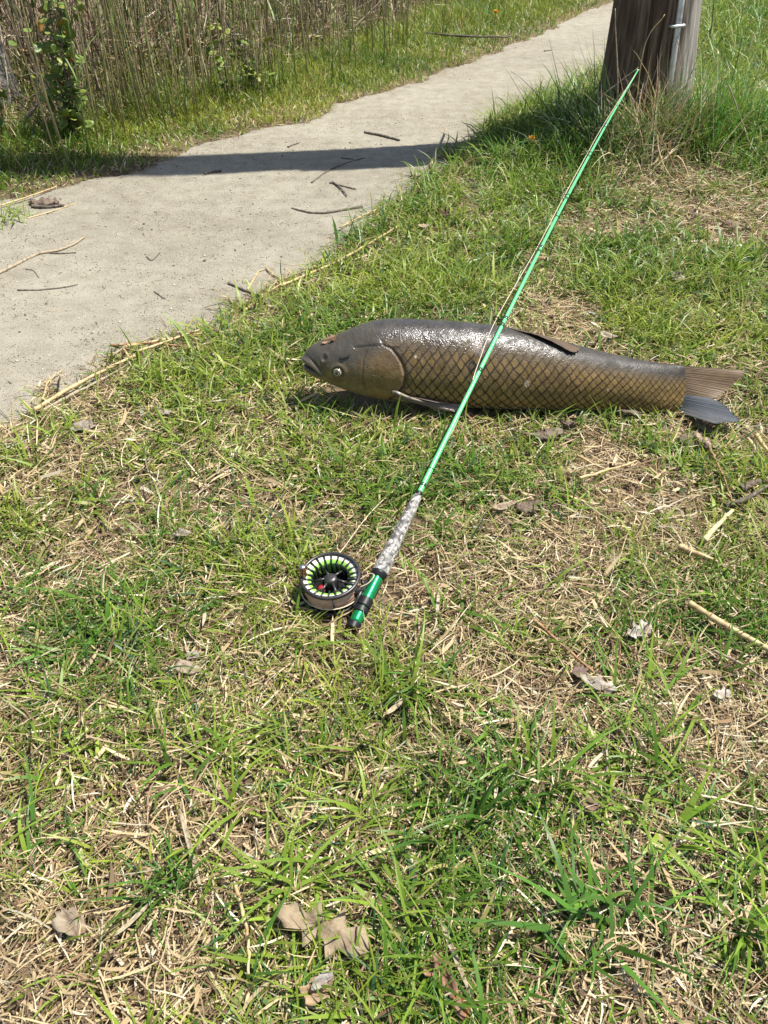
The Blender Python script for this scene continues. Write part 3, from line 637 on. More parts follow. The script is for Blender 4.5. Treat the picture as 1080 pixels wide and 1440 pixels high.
# ---------------------------------------------------------------- taller grass and tufts picked out one by one
def tuft(px, py, n, L, W, e0, col, label, spread=.02, head=None, hs=3.2, droop=(20, 90), name='grass_tuft', seg=5, dz=0.0, mat=None, cv=.25):
    b = gp(px, py); x = rng.normal(0, spread, n); y = rng.normal(0, spread, n); hd = (U(0, 6.283, n) if head is None else head + rng.normal(0, hs, n))
    z = zt(x + b[0], y + b[1]) - b[2] - .003
    e = R(1) * U(*e0, n); c = np.asarray(col)[None] * U(1 - cv, 1 + cv, n)[:, None] * (1 + rng.normal(0, .08, (n, 3)))
    me = blade_mesh(name, [blades(x, y, z, hd, U(*L, n), U(*W, n), e, e - R(1) * U(*droop, n), c, seg, U(-.5, .5, n), U(-.5, .5, n))], mat or M_GRASS)
    o = link(name, me); o.location = b; return tag(o, label, 'grass tuft')
DG, MG, YG = (.082, .185, .028), (.135, .255, .036), (.26, .37, .050)
tuft(850, 1305, 46, (.08, .20), (.004, .0085), (15, 65), DG, 'large tuft of long broad dark green blades sprawling in the lawn', .03)
tuft(830, 1250, 26, (.06, .13), (.004, .008), (25, 75), MG, 'mid green tuft standing just behind the large sprawling dark tuft', .018)
tuft(925, 1170, 22, (.06, .13), (.006, .011), (20, 65), YG, 'small tuft of broad yellow green blades', .014)
tuft(1000, 1190, 26, (.06, .14), (.003, .006), (20, 65), DG, 'dark tuft growing beside the broad yellow green tuft', .022)
tuft(235, 1262, 46, (.06, .12), (.0025, .005), (45, 84), DG, 'dense upright dark green tuft near the long bleached grass blade', .016)
tuft(600, 968, 22, (.05, .11), (.004, .008), (10, 60), DG, 'star shaped green tuft with flat spreading blades', .010)
tuft(205, 905, 16, (.05, .10), (.005, .009), (15, 60), DG, 'little rosette of pointed green blades in the straw', .008)
tuft(70, 950, 40, (.05, .12), (.005, .011), (10, 55), MG, 'wide patch of broad mid green blades in the lawn', .045)
tuft(700, 1030, 24, (.05, .11), (.004, .009), (15, 60), MG, 'low tuft of broad green blades beside a bleached white leaf', .020)
tuft(870, 985, 30, (.05, .11), (.003, .006), (25, 70), MG, 'loose bright green tuft beside the thick straw cane', .03)
tuft(130, 1105, 26, (.05, .10), (.004, .008), (15, 60), YG, 'pale yellow green tuft in the bare straw patch', .025)
tuft(60, 1190, 30, (.06, .13), (.004, .008), (15, 60), DG, 'deep green spreading tuft of long blades by dry straw', .03)
tuft(440, 1085, 26, (.05, .11), (.004, .008), (15, 62), DG, 'medium dark tuft with arching blades in straw', .022)
tuft(385, 1420, 44, (.05, .13), (.003, .007), (20, 70), DG, 'thick green tuft beside the cream curled leaf', .035)
tuft(300, 690, 26, (.04, .08), (.003, .006), (20, 70), DG, 'dark clump of short blades on the lawn', .022)
tuft(285, 845, 26, (.05, .10), (.004, .007), (20, 65), DG, 'leafy dark tuft near a grey curled leaf', .022)
tuft(930, 640, 34, (.05, .10), (.002, .004), (40, 84), MG, 'upright feathery tuft growing under the tail of the fish', .02)
tuft(948, 582, 14, (.04, .075), (.002, .0035), (50, 85), YG, 'thin blades standing against the tail joint of the fish', .010, dz=0)
tuft(470, 566, 30, (.04, .08), (.0025, .004), (35, 85), YG, 'sunlit blades standing in front of the chin of the fish', .035)
tuft(760, 590, 34, (.04, .085), (.002, .004), (10, 45), DG, 'low green blades lying along the belly of the fish', .05, head=0.1, hs=.4)
tuft(590, 372, 90, (.05, .10), (.0025, .005), (30, 80), MG, 'lush green clump at the path edge behind the fish', .06)
tuft(640, 395, 70, (.05, .10), (.0025, .005), (30, 80), DG, 'darker green clump behind the back of the fish', .05)
tuft(960, 370, 60, (.05, .11), (.003, .006), (30, 80), MG, 'green clump beside a small grey dead leaf', .05)
# around the pole
tuft(838, 206, 120, (.22, .50), (.005, .009), (45, 86), (.045, .085, .03), 'dark coarse sedge tuft on the path side of the pole', .07, head=2.9, hs=1.0, droop=(5, 70), name='sedge_tuft')
tuft(805, 228, 220, (.08, .20), (.003, .006), (45, 88), MG, 'thick green grass in front of the dark sedge', .09, droop=(15, 80))
tuft(880, 214, 130, (.15, .36), (.003, .0055), (35, 86), (.56, .46, .30), 'bleached dry grass leaning against the front of the pole', .09, droop=(10, 90), mat=M_STRAW)
tuft(925, 200, 130, (.18, .46), (.0025, .005), (50, 88), (.46, .33, .21), 'tall reddish dry grass stems at the middle of the pole', .08, droop=(0, 60), mat=M_STRAW)
tuft(905, 228, 200, (.08, .22), (.0025, .005), (25, 85), (.36, .34, .14), 'yellowing grass spilling from the foot of the pole', .12, droop=(20, 110))
tuft(985, 195, 240, (.16, .38), (.004, .008), (55, 88), (.095, .22, .035), 'tall bright green grass on the sunny side of the pole', .11, droop=(10, 70))
tuft(1040, 190, 240, (.14, .34), (.004, .008), (50, 88), (.085, .19, .035), 'tall green grass next to a dark dead stem', .13, droop=(10, 70))
tuft(1050, 250, 60, (.10, .22), (.003, .005), (30, 80), MG, 'green grass clump beside the matted straw bank', .09, droop=(10, 90))
tuft(975, 258, 170, (.08, .22), (.003, .005), (0, 42), (.54, .43, .26), 'matted straw bank below the pole', .11, head=-.9, hs=.7, droop=(10, 60), mat=M_STRAW, name='straw_mat')
tuft(1055, 305, 150, (.08, .20), (.003, .005), (0, 38), (.54, .43, .26), 'matted straw patch at the foot of the green bank', .12, head=-.8, hs=.7, droop=(10, 60), mat=M_STRAW, name='straw_mat')
tuft(22, 200, 70, (.15, .36), (.006, .012), (-4, 22), (.60, .50, .33), 'heap of pale broken reed leaves at the foot of the thicket', .13, droop=(0, 25), mat=M_STRAW, name='reed_heap', seg=3)
tuft(12, 306, 70, (.06, .13), (.003, .006), (30, 80), YG, 'small grass patch growing alone on the path corner', .05)
tuft(872, 204, 150, (.14, .36), (.003, .006), (40, 88), (.12, .20, .05), 'tall mixed grass hiding the foot of the pole', .10, droop=(5, 80))
tuft(952, 200, 150, (.14, .36), (.003, .006), (40, 88), (.20, .26, .07), 'tall yellowish grass hiding the lit side of the pole foot', .09, droop=(5, 80))
def arc_stem(pts, zs, r, mat, label, name='dry_weed', cat='weed stalk', taper=.5):
    tube_thing(name, [gp(px, py, z) for (px, py), z in zip(pts, zs)], r, mat, label, cat, n=26, wob=.001, taper=taper)
arc_stem([(925, 190), (928, 215), (945, 250), (985, 268), (1010, 268), (1040, 300), (1078, 345)], [.10, .07, .06, .05, .05, .05, .03], .0016, M_CANE, 'long thin straw stem curving down from the pole')
arc_stem([(1025, 120), (1045, 175), (1060, 210), (1085, 235)], [.25, .12, .06, .03], .003, M_PALE, 'white bent stem arching over the straw bank')
def at_y(px, py, Y):
    d = ray(px, py); t = Y / d[1]; return np.array([d[0] * t, Y, CAM_H + d[2] * t])
def upright(px0, py0, pts, r, mat, label, back=0.0, name='dry_weed', cat='weed stalk'):
    b = gp(px0, py0); tube_thing(name, [b] + [at_y(px, py, b[1] + back * (k + 1)) for k, (px, py) in enumerate(pts)], r, mat, label, cat, n=20, wob=.0012)
upright(1022, 140, [(1035, 92), (1044, 50)], .004, M_TWIG, 'dark dead stem with a blunt tip in the tall grass')
upright(993, 75, [(1000, 40), (1006, -20)], .005, M_TWIG, 'dark upright dead stem behind the pole')
upright(965, 275, [(940, 215), (912, 160), (900, 130)], .002, M_RUST, 'thin reddish stem leaning out from the rod tip', .02)
upright(842, 190, [(840, 145), (868, 118), (898, 95)], .003, M_PALE, 'pale broken stem slanting across the foot of the pole', -.02)
upright(869, 200, [(868, 95), (866, 55), (865, 12)], .0035, M_PALE, 'straight pale dead stem standing against the dark side of the pole')
upright(935, 190, [(950, 60), (958, 92), (962, 96)], .002, M_PALE, 'thin pale stem crossing the lit side of the pole')
upright(890, 195, [(905, 70), (935, 20)], .0025, M_CANE, 'tan stem leaning across the middle of the pole')
# ---------------------------------------------------------------- the grass carp
def bump1(d, w): return np.exp(-(d / w) ** 2)
def poly_d(px, py, pts):                       # distance (px) to a polyline
    best = np.full(px.shape, 1e9); pts = np.asarray(pts, float)
    for a, b in zip(pts[:-1], pts[1:]):
        ab = b - a; t = np.clip(((px - a[0]) * ab[0] + (py - a[1]) * ab[1]) / (ab @ ab), 0, 1)
        best = np.minimum(best, np.hypot(px - a[0] - t * ab[0], py - a[1] - t * ab[1]))
    return best
OPC = np.array([(538, 484), (549, 490), (557, 500), (563, 511), (566, 524), (564, 538), (556, 550), (545, 558), (530, 562)], float)
def fish_body(root):
    nu, nv = 900, 300
    s = np.linspace(0, 1, nu); xs = 425 + (962 - 425) * (s + .0 * s); xs = 425 + 537 * (s ** 1.12); th = np.arange(nv) * 2 * np.pi / nv
    t, b, w = prof(top, xs, 12), prof(bot, xs, 12), prof(wid, xs, 12); c = (t + b) / 2; h = (b - t) / 2
    ct, st = np.cos(th), np.sin(th)
    PX = np.repeat(xs[:, None], nv, 1); PYY = c[:, None] - h[:, None] * ct[None]
    WW = w[:, None] * np.sign(st)[None] * np.abs(st)[None] ** .95
    A = fpl(0, 0); 
    # side-view pixels -> mid plane, as arrays
    D = np.stack([PX - 540.0, cp * F_PX + sp * (720 - PYY), -sp * F_PX + cp * (720 - PYY)], -1); o = np.array([0, 0, CAM_H])
    tt = ((FP - o) @ FW) / (D @ FW); P = o + D * tt[..., None] + FW * (WW * FK)[..., None]
    # vertex normals of the plain body
    du = np.gradient(P, axis=0); dv = np.roll(P, -1, 1) - np.roll(P, 1, 1); N = np.cross(du, dv); N /= np.linalg.norm(N, axis=2)[..., None] + 1e-12
    ctr = P.mean(1, keepdims=True); N *= np.sign(((P - ctr) * N).sum(2, keepdims=True).mean())
    yn = (PYY - t[:, None]) / (b - t)[:, None]                       # 0 back .. 1 belly
    opx = np.interp(PYY, OPC[:, 1], OPC[:, 0]); opx = np.where(PYY < 484, 538 - (484 - PYY) * .55, np.where(PYY > 562, 530 - (PYY - 562) * 1.0, opx)); sdist = PX - opx    # >0 behind the gill cover
    body = np.clip(sdist / 3, 0, 1)
    # scale lattice
    cum = np.interp(PX, [425, 560, 760, 880, 962], [0, 0, 200 / 13.0, 200 / 13.0 + 120 / 11.8, 200 / 13.0 + 120 / 11.8 + 82 / 9.2])
    rows = np.interp(np.abs(((th + np.pi) % (2 * np.pi)) - np.pi), [0, np.pi], [0, 20.5])[None] + .12 * np.sin(PX / 23) + (vn(PX, PYY, 14, 140) - .5) * .22
    cumw = cum + (vn(PX, PYY, 16, 141) - .5) * .28
    p = cumw + rows / 2; q = cumw - rows / 2; fp_, fq = p - np.floor(p), q - np.floor(q)
    hs = hsh(np.floor(p), np.floor(q), 5)
    m = (fp_ ** 7 + fq ** 7) ** (1 / 7); edge = np.clip((m - .80) / .10, 0, 1); edge0 = np.clip((.08 - np.minimum(fp_, fq)) / .08, 0, 1)
    lift = (fp_ + fq) / 2 * 1.0 - .9 * np.clip((m - .90) / .10, 0, 1)
    disp = body * (.85 * lift + .35 * (hs - .5)) * np.clip((yn - .14) * 2.6, .13, 1)       # px units
    # head features
    face = np.clip(st, 0, 1)[None] ** .5 + np.clip(-st, 0, 1)[None] ** .5
    gill = np.clip(-sdist / 40, 0, 1); disp += 2.4 * np.where(sdist < 0, np.exp(sdist / 30.0), 0) * face * np.clip((yn - .22) * 5, 0, 1)
    disp -= 2.2 * bump1(sdist - 2.2, 2.4) * face * np.clip((yn - .22) * 5, 0, 1)
    pre = poly_d(PX, PYY, [(516, 492), (511, 505), (510, 525), (513, 545)]); disp -= .8 * bump1(pre, 1.6) * face
    ctop = poly_d(PX, PYY, [(500, 487), (520, 485), (540, 484)]); disp -= 1.0 * bump1(ctop, 2.0) * face
    mouth = poly_d(PX, PYY, [(424, 511), (432, 514), (441, 519.5), (450, 527)]); lip = poly_d(PX, PYY, [(426, 503), (433, 507), (442, 514), (453, 524)]); lip2 = poly_d(PX, PYY, [(428, 518), (436, 521), (446, 528)])
    disp += 2.0 * bump1(lip, 3.2) + 1.5 * bump1(lip2, 3.0) - 4.0 * bump1(mouth, 1.7)
    lipb = poly_d(PX, PYY, [(434, 499), (441, 506), (450, 516), (457, 525)]); disp -= 1.2 * bump1(lipb, 1.6)
    eyed = np.hypot(PX - 477, PYY - 521); disp += (1.6 * bump1(eyed - 9, 3.0) - 2.5 * bump1(eyed, 6)) * face
    nos = np.hypot((PX - 458) * 1.0, (PYY - 501.5) * .8); disp += (.9 * bump1(nos - 5, 2) - 1.3 * bump1(nos, 3.0)) * face
    disp += .5 * (fbm(PX, PYY, 18, 150) - .5) + .35 * (fbm(PX + 300 * np.sign(WW), PYY, 5, 151) - .5) * (1 - .4 * body)
    P = P + N * (disp * FK)[..., None]
    gz = zt(P[..., 0], P[..., 1]) + .006; low = gz - P[..., 2]; P[..., 2] = np.where(low > 0, gz + .002 * np.exp(-low * 80), P[..., 2])
    # pigment
    back = np.array([.050, .045, .038]); mid = np.array([.185, .122, .042]); lowc = np.array([.265, .178, .064]); belly = np.array([.46, .39, .25])
    f = lambda a, b_: np.clip((yn - a) / (b_ - a), 0, 1)[..., None]
    C = back * (1 - f(.20, .46)) + mid * f(.20, .46); C = C * (1 - f(.55, .9)) + lowc * f(.55, .9); C = C * (1 - f(.93, 1.0)) + belly * f(.93, 1.0)
    net = np.maximum(edge, edge0 * .8) * body * np.clip((yn - .12) * 4.0, .15, 1.0); C = C * (.80 + .42 * hs[..., None] * body[..., None] + .2 * (1 - body[..., None]))
    C = C * (1 - net[..., None]) + np.array([.034, .021, .010]) * net[..., None]
    head = (1 - body)[..., None]
    H0, H1, H2 = np.array([.070, .062, .046]), np.array([.150, .110, .052]), np.array([.34, .27, .14])
    hy = np.clip((PYY - np.interp(PX, [425, 470, 520, 566], [500, 500, 497, 490])) / 26, 0, 1)[..., None]; HC = H0 * (1 - hy) + H1 * hy
    chin = np.clip((yn - .84) / .16, 0, 1)[..., None]; HC = HC * (1 - chin) + H2 * chin
    op = (np.clip((PX - 496) / 34, 0, 1) * np.clip((PYY - 487) / 16, 0, 1))[..., None] * .62; HC = HC * (1 - op) + np.array([.235, .140, .052]) * op
    C = C * (1 - head) + HC * head
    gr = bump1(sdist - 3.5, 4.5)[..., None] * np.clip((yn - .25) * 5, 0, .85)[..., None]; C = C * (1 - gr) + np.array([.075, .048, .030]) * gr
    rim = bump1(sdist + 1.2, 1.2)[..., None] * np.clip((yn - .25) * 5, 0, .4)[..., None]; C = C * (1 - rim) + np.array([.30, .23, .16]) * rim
    for d_, w_, k_ in ((mouth, 1.9, .9), (nos, 3.0, .9), (pre, 1.3, .35), (lipb, 1.3, .45), (ctop, 1.6, .5)):
        g = (bump1(d_, w_) * k_)[..., None]; C = C * (1 - g) + np.array([.022, .016, .012]) * g
    g = bump1(lip, 2.4)[..., None] * .5; C = C * (1 - g) + np.array([.20, .17, .135]) * g
    mot = fbm(PX, PYY, 22, 160)[..., None]; mot2 = fbm(PX, PYY, 4, 161)[..., None]; C = C * (.72 + .56 * mot) * (.82 + .36 * mot2)
    spots = (fbm(PX, PYY, 3.2, 163, 1) > .93)[..., None] & (PX > 500)[..., None]; C = np.where(spots, C * .35, C)
    for (sx, sy, rr, cc) in [(733, 536, 4, (.42, .35, .24)), (667, 487, 8, (.24, .20, .17)), (582, 499, 1.8, (.50, .42, .32)), (846, 545, 2, (.38, .30, .18))]:
        g = np.clip(1.6 - np.hypot(PX - sx, (PYY - sy) * .8) / rr * 1.3, 0, .9)[..., None] * (st > 0)[None, :, None]; C = C * (1 - g) + np.array(cc) * g
    P = P.reshape(-1, 3); V = np.vstack([P, P[:nv].mean(0), P[-nv:].mean(0)]); C = C.reshape(-1, 3); C = np.vstack([C, C[0], C[-1]])
    T = [[len(P), (k + 1) % nv, k] for k in range(nv)] + [[len(P) + 1, (nu - 1) * nv + k, (nu - 1) * nv + (k + 1) % nv] for k in range(nv)]
    m = bpy.data.materials.new('fish_skin'); n, l = nodes_of(m); bs = n['Principled BSDF']; a = n.new('ShaderNodeAttribute'); a.attribute_name = 'col'; l.new(a.outputs['Color'], bs.inputs['Base Color'])
    bs.inputs['Roughness'].default_value = .36; bs.inputs['Specular IOR Level'].default_value = .28; bs.inputs['Coat Weight'].default_value = .22; bs.inputs['Coat Roughness'].default_value = .18
    tc = n.new('ShaderNodeTexCoord'); t_ = n.new('ShaderNodeTexNoise'); t_.inputs['Scale'].default_value = 260; t_.inputs['Detail'].default_value = 4; l.new(tc.outputs['Object'], t_.inputs['Vector'])
    bp = n.new('ShaderNodeBump'); bp.inputs['Distance'].default_value = .0022; bp.inputs['Strength'].default_value = .55; l.new(t_.outputs[0], bp.inputs['Height']); l.new(bp.outputs[0], bs.inputs['Normal']); l.new(bp.outputs[0], bs.inputs['Coat Normal'])
    rn = n.new('ShaderNodeTexNoise'); rn.inputs['Scale'].default_value = 30; l.new(tc.outputs['Object'], rn.inputs['Vector']); mr = n.new('ShaderNodeMapRange'); mr.inputs[1].default_value = .35; mr.inputs[2].default_value = .65; mr.inputs[3].default_value = .25; mr.inputs[4].default_value = .52
    l.new(rn.outputs[0], mr.inputs[0])
    sx = n.new('ShaderNodeSeparateXYZ'); l.new(tc.outputs['Object'], sx.inputs[0])            # still slimy at the shoulders, drying towards the tail
    wet = n.new('ShaderNodeMapRange'); wet.inputs[1].default_value = -.05; wet.inputs[2].default_value = .22; wet.inputs[3].default_value = 1; wet.inputs[4].default_value = 0; l.new(sx.outputs[0], wet.inputs[0])
    wn2 = n.new('ShaderNodeTexNoise'); wn2.inputs['Scale'].default_value = 70; wn2.inputs['Detail'].default_value = 3; l.new(tc.outputs['Object'], wn2.inputs['Vector'])
    wp = n.new('ShaderNodeMapRange'); wp.inputs[1].default_value = .38; wp.inputs[2].default_value = .58; l.new(wn2.outputs[0], wp.inputs[0])
    mu = n.new('ShaderNodeMath'); mu.operation = 'MULTIPLY'; l.new(wet.outputs[0], mu.inputs[0]); l.new(wp.outputs[0], mu.inputs[1]); l.new(mu.outputs[0], bs.inputs['Coat Weight'])
    dry = n.new('ShaderNodeMath'); dry.operation = 'MULTIPLY_ADD'; l.new(wet.outputs[0], dry.inputs[0]); dry.inputs[1].default_value = -.13; l.new(mr.outputs[0], dry.inputs[2])
    ad2 = n.new('ShaderNodeMath'); ad2.operation = 'ADD'; ad2.inputs[1].default_value = .13; l.new(dry.outputs[0], ad2.inputs[0]); l.new(ad2.outputs[0], bs.inputs['Roughness'])
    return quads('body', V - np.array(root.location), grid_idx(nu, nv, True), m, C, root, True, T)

M_FIN = pmat('fin_membrane', rough=.55, spec=.35, attr='col', bump=(300, .0006), coat=.05)
M_WETFIN = pmat('wet_fin', rough=.30, spec=.6, attr='col', coat=.3)
def fin(name, root, A, B, nr, c0, c1, mat=M_FIN, nu=None, nv=26, amp=.0012, thick=.0016, frill=.004, split=0.0):
    """Fin between a root curve A and a free edge B (world points); nr rays."""
    nu = nu or nr * 6; A = spline(A, nu); B = spline(B, nu); v = np.linspace(0, 1, nv); u = np.linspace(0, 1, nu)
    P = A[:, None] * (1 - v)[None, :, None] + B[:, None] * v[None, :, None]
    du = np.gradient(P, axis=0); dv = np.gradient(P, axis=1); N = np.cross(du, dv); N /= np.linalg.norm(N, axis=2)[..., None] + 1e-9
    if (N.reshape(-1, 3) @ FW).mean() < 0: N = -N
    ry = .5 + .5 * np.cos((u + .012 * np.sin(u * 37) + .02 * np.sin(u * 11)) * nr * 2 * np.pi); off = amp * ry[:, None] * (1 - .4 * v)[None] + frill * (np.sin(u * 9)[:, None] * v[None] ** 2)
    rag = 1 - split * (1 - ry) * rng.uniform(.3, 1, nu); B2 = A[:, None] + (P - A[:, None]) * np.where(v[None] > .6, rag[:, None], 1.0)[..., None]
    Vt = B2 + N * off[..., None]; tk = thick * (1 - .75 * v)[None, :, None]; Vb = Vt - N * tk
    c = (np.asarray(c0) * (1 - ry[:, None, None] * .5 - v[None, :, None] * .2) + np.asarray(c1) * (ry[:, None, None] * .5 + v[None, :, None] * .2)) * (.8 + .4 * fbm(P[..., 0] * 100, P[..., 1] * 100 + P[..., 2] * 100, 1.2, 170)[..., None])
    n = nu * nv; Q = grid_idx(nu, nv); e = []
    for i in range(nu - 1): e += [[i * nv + nv - 1, (i + 1) * nv + nv - 1, n + (i + 1) * nv + nv - 1, n + i * nv + nv - 1]]
    for j in range(nv - 1): e += [[j, j + 1, n + j + 1, n + j], [(nu - 1) * nv + j, (nu - 1) * nv + j + 1, n + (nu - 1) * nv + j + 1, n + (nu - 1) * nv + j]]
    V = np.vstack([Vt.reshape(-1, 3), Vb.reshape(-1, 3)]); c = c.reshape(-1, 3)
    return quads(name, V - np.array(root.location), np.vstack([Q, Q[:, ::-1] + n, e]), mat, np.vstack([c, c]), root)
def make_fish():
    c0 = fpl(690, 540); root = empty('grass_carp', (c0[0], c0[1], float(zt(c0[0], c0[1])))); fish_body(root)
    S = lambda px, py, up=0.0: fpl(px, py, (half_w(px, py)) * FK + up)
    BR, BR2 = (.075, .050, .030), (.15, .102, .060)
    # folded dorsal fin
    fin('dorsal_fin', root, [S(715, 462, .001), S(745, 467, .004), S(775, 475.5, .005), S(801, 484.5, .003)], [S(733, 466, .010), S(752, 472, .016), S(776, 482, .016), S(796, 493, .012), S(805, 493.5, .008), S(812, 489.5, .006)], 9, BR, BR2, amp=.0012, frill=.001, split=.08)
    # pectoral fin lying back on the grass
    fin('pectoral_fin', root, [S(554, 549, .004), S(556, 553, .006), S(560, 558, .008)], [S(612, 562, .018), atz(648, 569, .055), atz(646, 579, .045), atz(622, 576, .048), atz(596, 568, .055)], 10, (.13, .095, .072), (.27, .205, .165), frill=.002)
    for (px, py) in [(557, 551)]:
        Lb = [S(552, 547, .004), S(560, 550, .011), S(575, 556, .014), S(596, 562, .015)]
        solid('fin_spine', (lambda g: (g[0] - np.array(root.location), g[1], g[2]))(tube(spline(Lb, 14), np.linspace(.006, .0022, 14), 8)), pmat('fin_spine', (.30, .25, .20), .35, noise=(60, (.10, .08, .06), .5, .65), coat=.3), root)
    # pelvic and anal fins, mostly tucked under the belly
    fin('pelvic_fin', root, [S(728, 571, .002), S(742, 572, .002)], [atz(752, 578, .034), atz(776, 577, .034)], 6, (.15, .11, .07), BR2)
    fin('anal_fin', root, [S(862, 572, .001), S(884, 574, .001)], [atz(880, 581, .030), atz(908, 583, .030)], 6, (.15, .11, .07), BR2)
    # tail: upper lobe raised, lower lobe resting flat on the grass
    fin('tail_fin_lobe', root, [fpl(948, 513), fpl(952, 525), fpl(953, 540), fpl(954, 558)], [fpl(1051, 521, .0), fpl(1042, 531, .004), fpl(1027, 544, .010), fpl(1008, 557, .016), fpl(986, 562, .014)], 19, (.135, .090, .050), (.160, .106, .058), amp=.0006, thick=.004, frill=.003, split=.06)
    zz = lambda px, py: atz(px, py, float(np.interp(py, [556, 597], [.058, .054])))
    fin('tail_fin_lobe', root, [fpl(950, 553), fpl(951, 561), fpl(951, 569), fpl(948, 577)], [zz(1000, 560), zz(1016, 569), zz(1030, 579), zz(1041, 591), zz(1026, 595), zz(1006, 597)], 15, (.075, .080, .088), (.115, .12, .125), M_WETFIN, amp=.0008, thick=.004, frill=.003, split=.05)  # lower lobe's bluish grey puts the reflected sky into its colour
    # eyes
    for sgn in (1, -1):
        cpt = fpl(477, 521, sgn * (half_w(477, 521) * FK - .0052)); nrm = FW * sgn * .93 + FD * -.12 - FX * .28; nrm /= np.linalg.norm(nrm)
        e1 = np.cross(nrm, FD); e1 /= np.linalg.norm(e1); e2 = np.cross(nrm, e1); M = np.array([e1, e2, nrm]); O = cpt - np.array(root.location); k = FK
        dome = lambda r0, r1, zz_, rad: [(rad * math.sin(a), zz_ + rad * math.cos(a)) for a in np.linspace(r0, r1, 10)]
        ey = solid('eye', lathe(dome(1.75, .40, 0, 7.6 * k), 32, O, M), pmat('eye_rim', (.13, .11, .085), .25, 0, .5, .2, noise=(200, (.10, .08, .06), .45, .65)), root)
        solid('iris', lathe([(5.6 * k, 5.6 * k), (5.4 * k, 6.4 * k), (4.6 * k, 7.1 * k), (3.3 * k, 7.6 * k), (0, 7.6 * k)], 32, O, M), pmat('iris', (.42, .36, .24), .25, 0, .5, .2), ey)
        solid('iris_ring', lathe([(4.9 * k, 6.9 * k), (4.5 * k, 7.45 * k), (3.9 * k, 7.7 * k), (3.7 * k, 7.5 * k)], 32, O, M), pmat('iris_ring', (.10, .08, .05), .2, 0, .6), ey)
        solid('pupil', lathe([(2.7 * k, 7.45 * k), (2.5 * k, 8.0 * k), (1.4 * k, 8.4 * k), (0, 8.5 * k)], 24, O, M), pmat('pupil', (.006, .006, .006), .05, 0, .8, 1), ey)
    tag(root, 'large olive brown carp with netted scales lying dead on the grass under the fishing rod', 'fish')
    return S
FS = make_fish()

# scraps stuck on the head of the fish
sheet('leaf_fragment', oak(.034, .022, 3), M_LEAF, (.42, .27, .17), 'torn tan leaf fragment stuck on the snout of the fish', 'leaf', curl=.5, loc=FS(463, 477.5, .005), rot=(.55, -.5, .2))
sheet('leaf_fragment', scrap(.022, .010, seed=3), M_LEAF, (.22, .12, .08), 'tiny dark curled leaf scrap lying on the forehead of the fish', 'leaf', curl=.7, loc=FS(470, 475, .006), rot=(.6, -.3, 1.0))
tube_thing('wet_scrap', [FS(479, 500.5, .001), FS(483, 502, .002), FS(488, 500, .002), FS(492, 499, .002), FS(493, 495, .001)], .0022, pmat('wet_scrap', (.03, .024, .018), .25, coat=.5), 'small dark slimy scrap above the eye of the fish', 'scrap', n=14, wob=.0004)

# ---------------------------------------------------------------- fly rod with its reel
def rod_s(py):                                 # parameter along ROD at an image row
    d = ROD - np.array([0, 0, CAM_H]); yc = d @ np.array([0, sp, cp]); zc = d @ np.array([0, cp, -sp]); rows = 720 - F_PX * yc / zc
    return np.interp(-py, -rows, np.arange(len(ROD)))
def rod_at(i): return np.array([np.interp(i, np.arange(len(ROD)), ROD[:, k]) for k in range(3)]).T
def rod_seg(name, prof_, mat, parent, sides=20, off=None):
    """prof_: list of (image row, radius) along the rod."""
    ii = [float(rod_s(p)) for p, r in prof_]; n = max(2, int((ii[-1] - ii[0]) * 1.5)); g = np.linspace(ii[0], ii[-1], max(n, len(prof_) * 2)); g = np.unique(np.concatenate([g, ii]))
    P = rod_at(g); rad = np.interp(g, ii, [r for p, r in prof_]); V, Q, T = tube(P, rad, sides)
    return solid(name, (V - np.array(parent.location), Q, T), mat, parent)
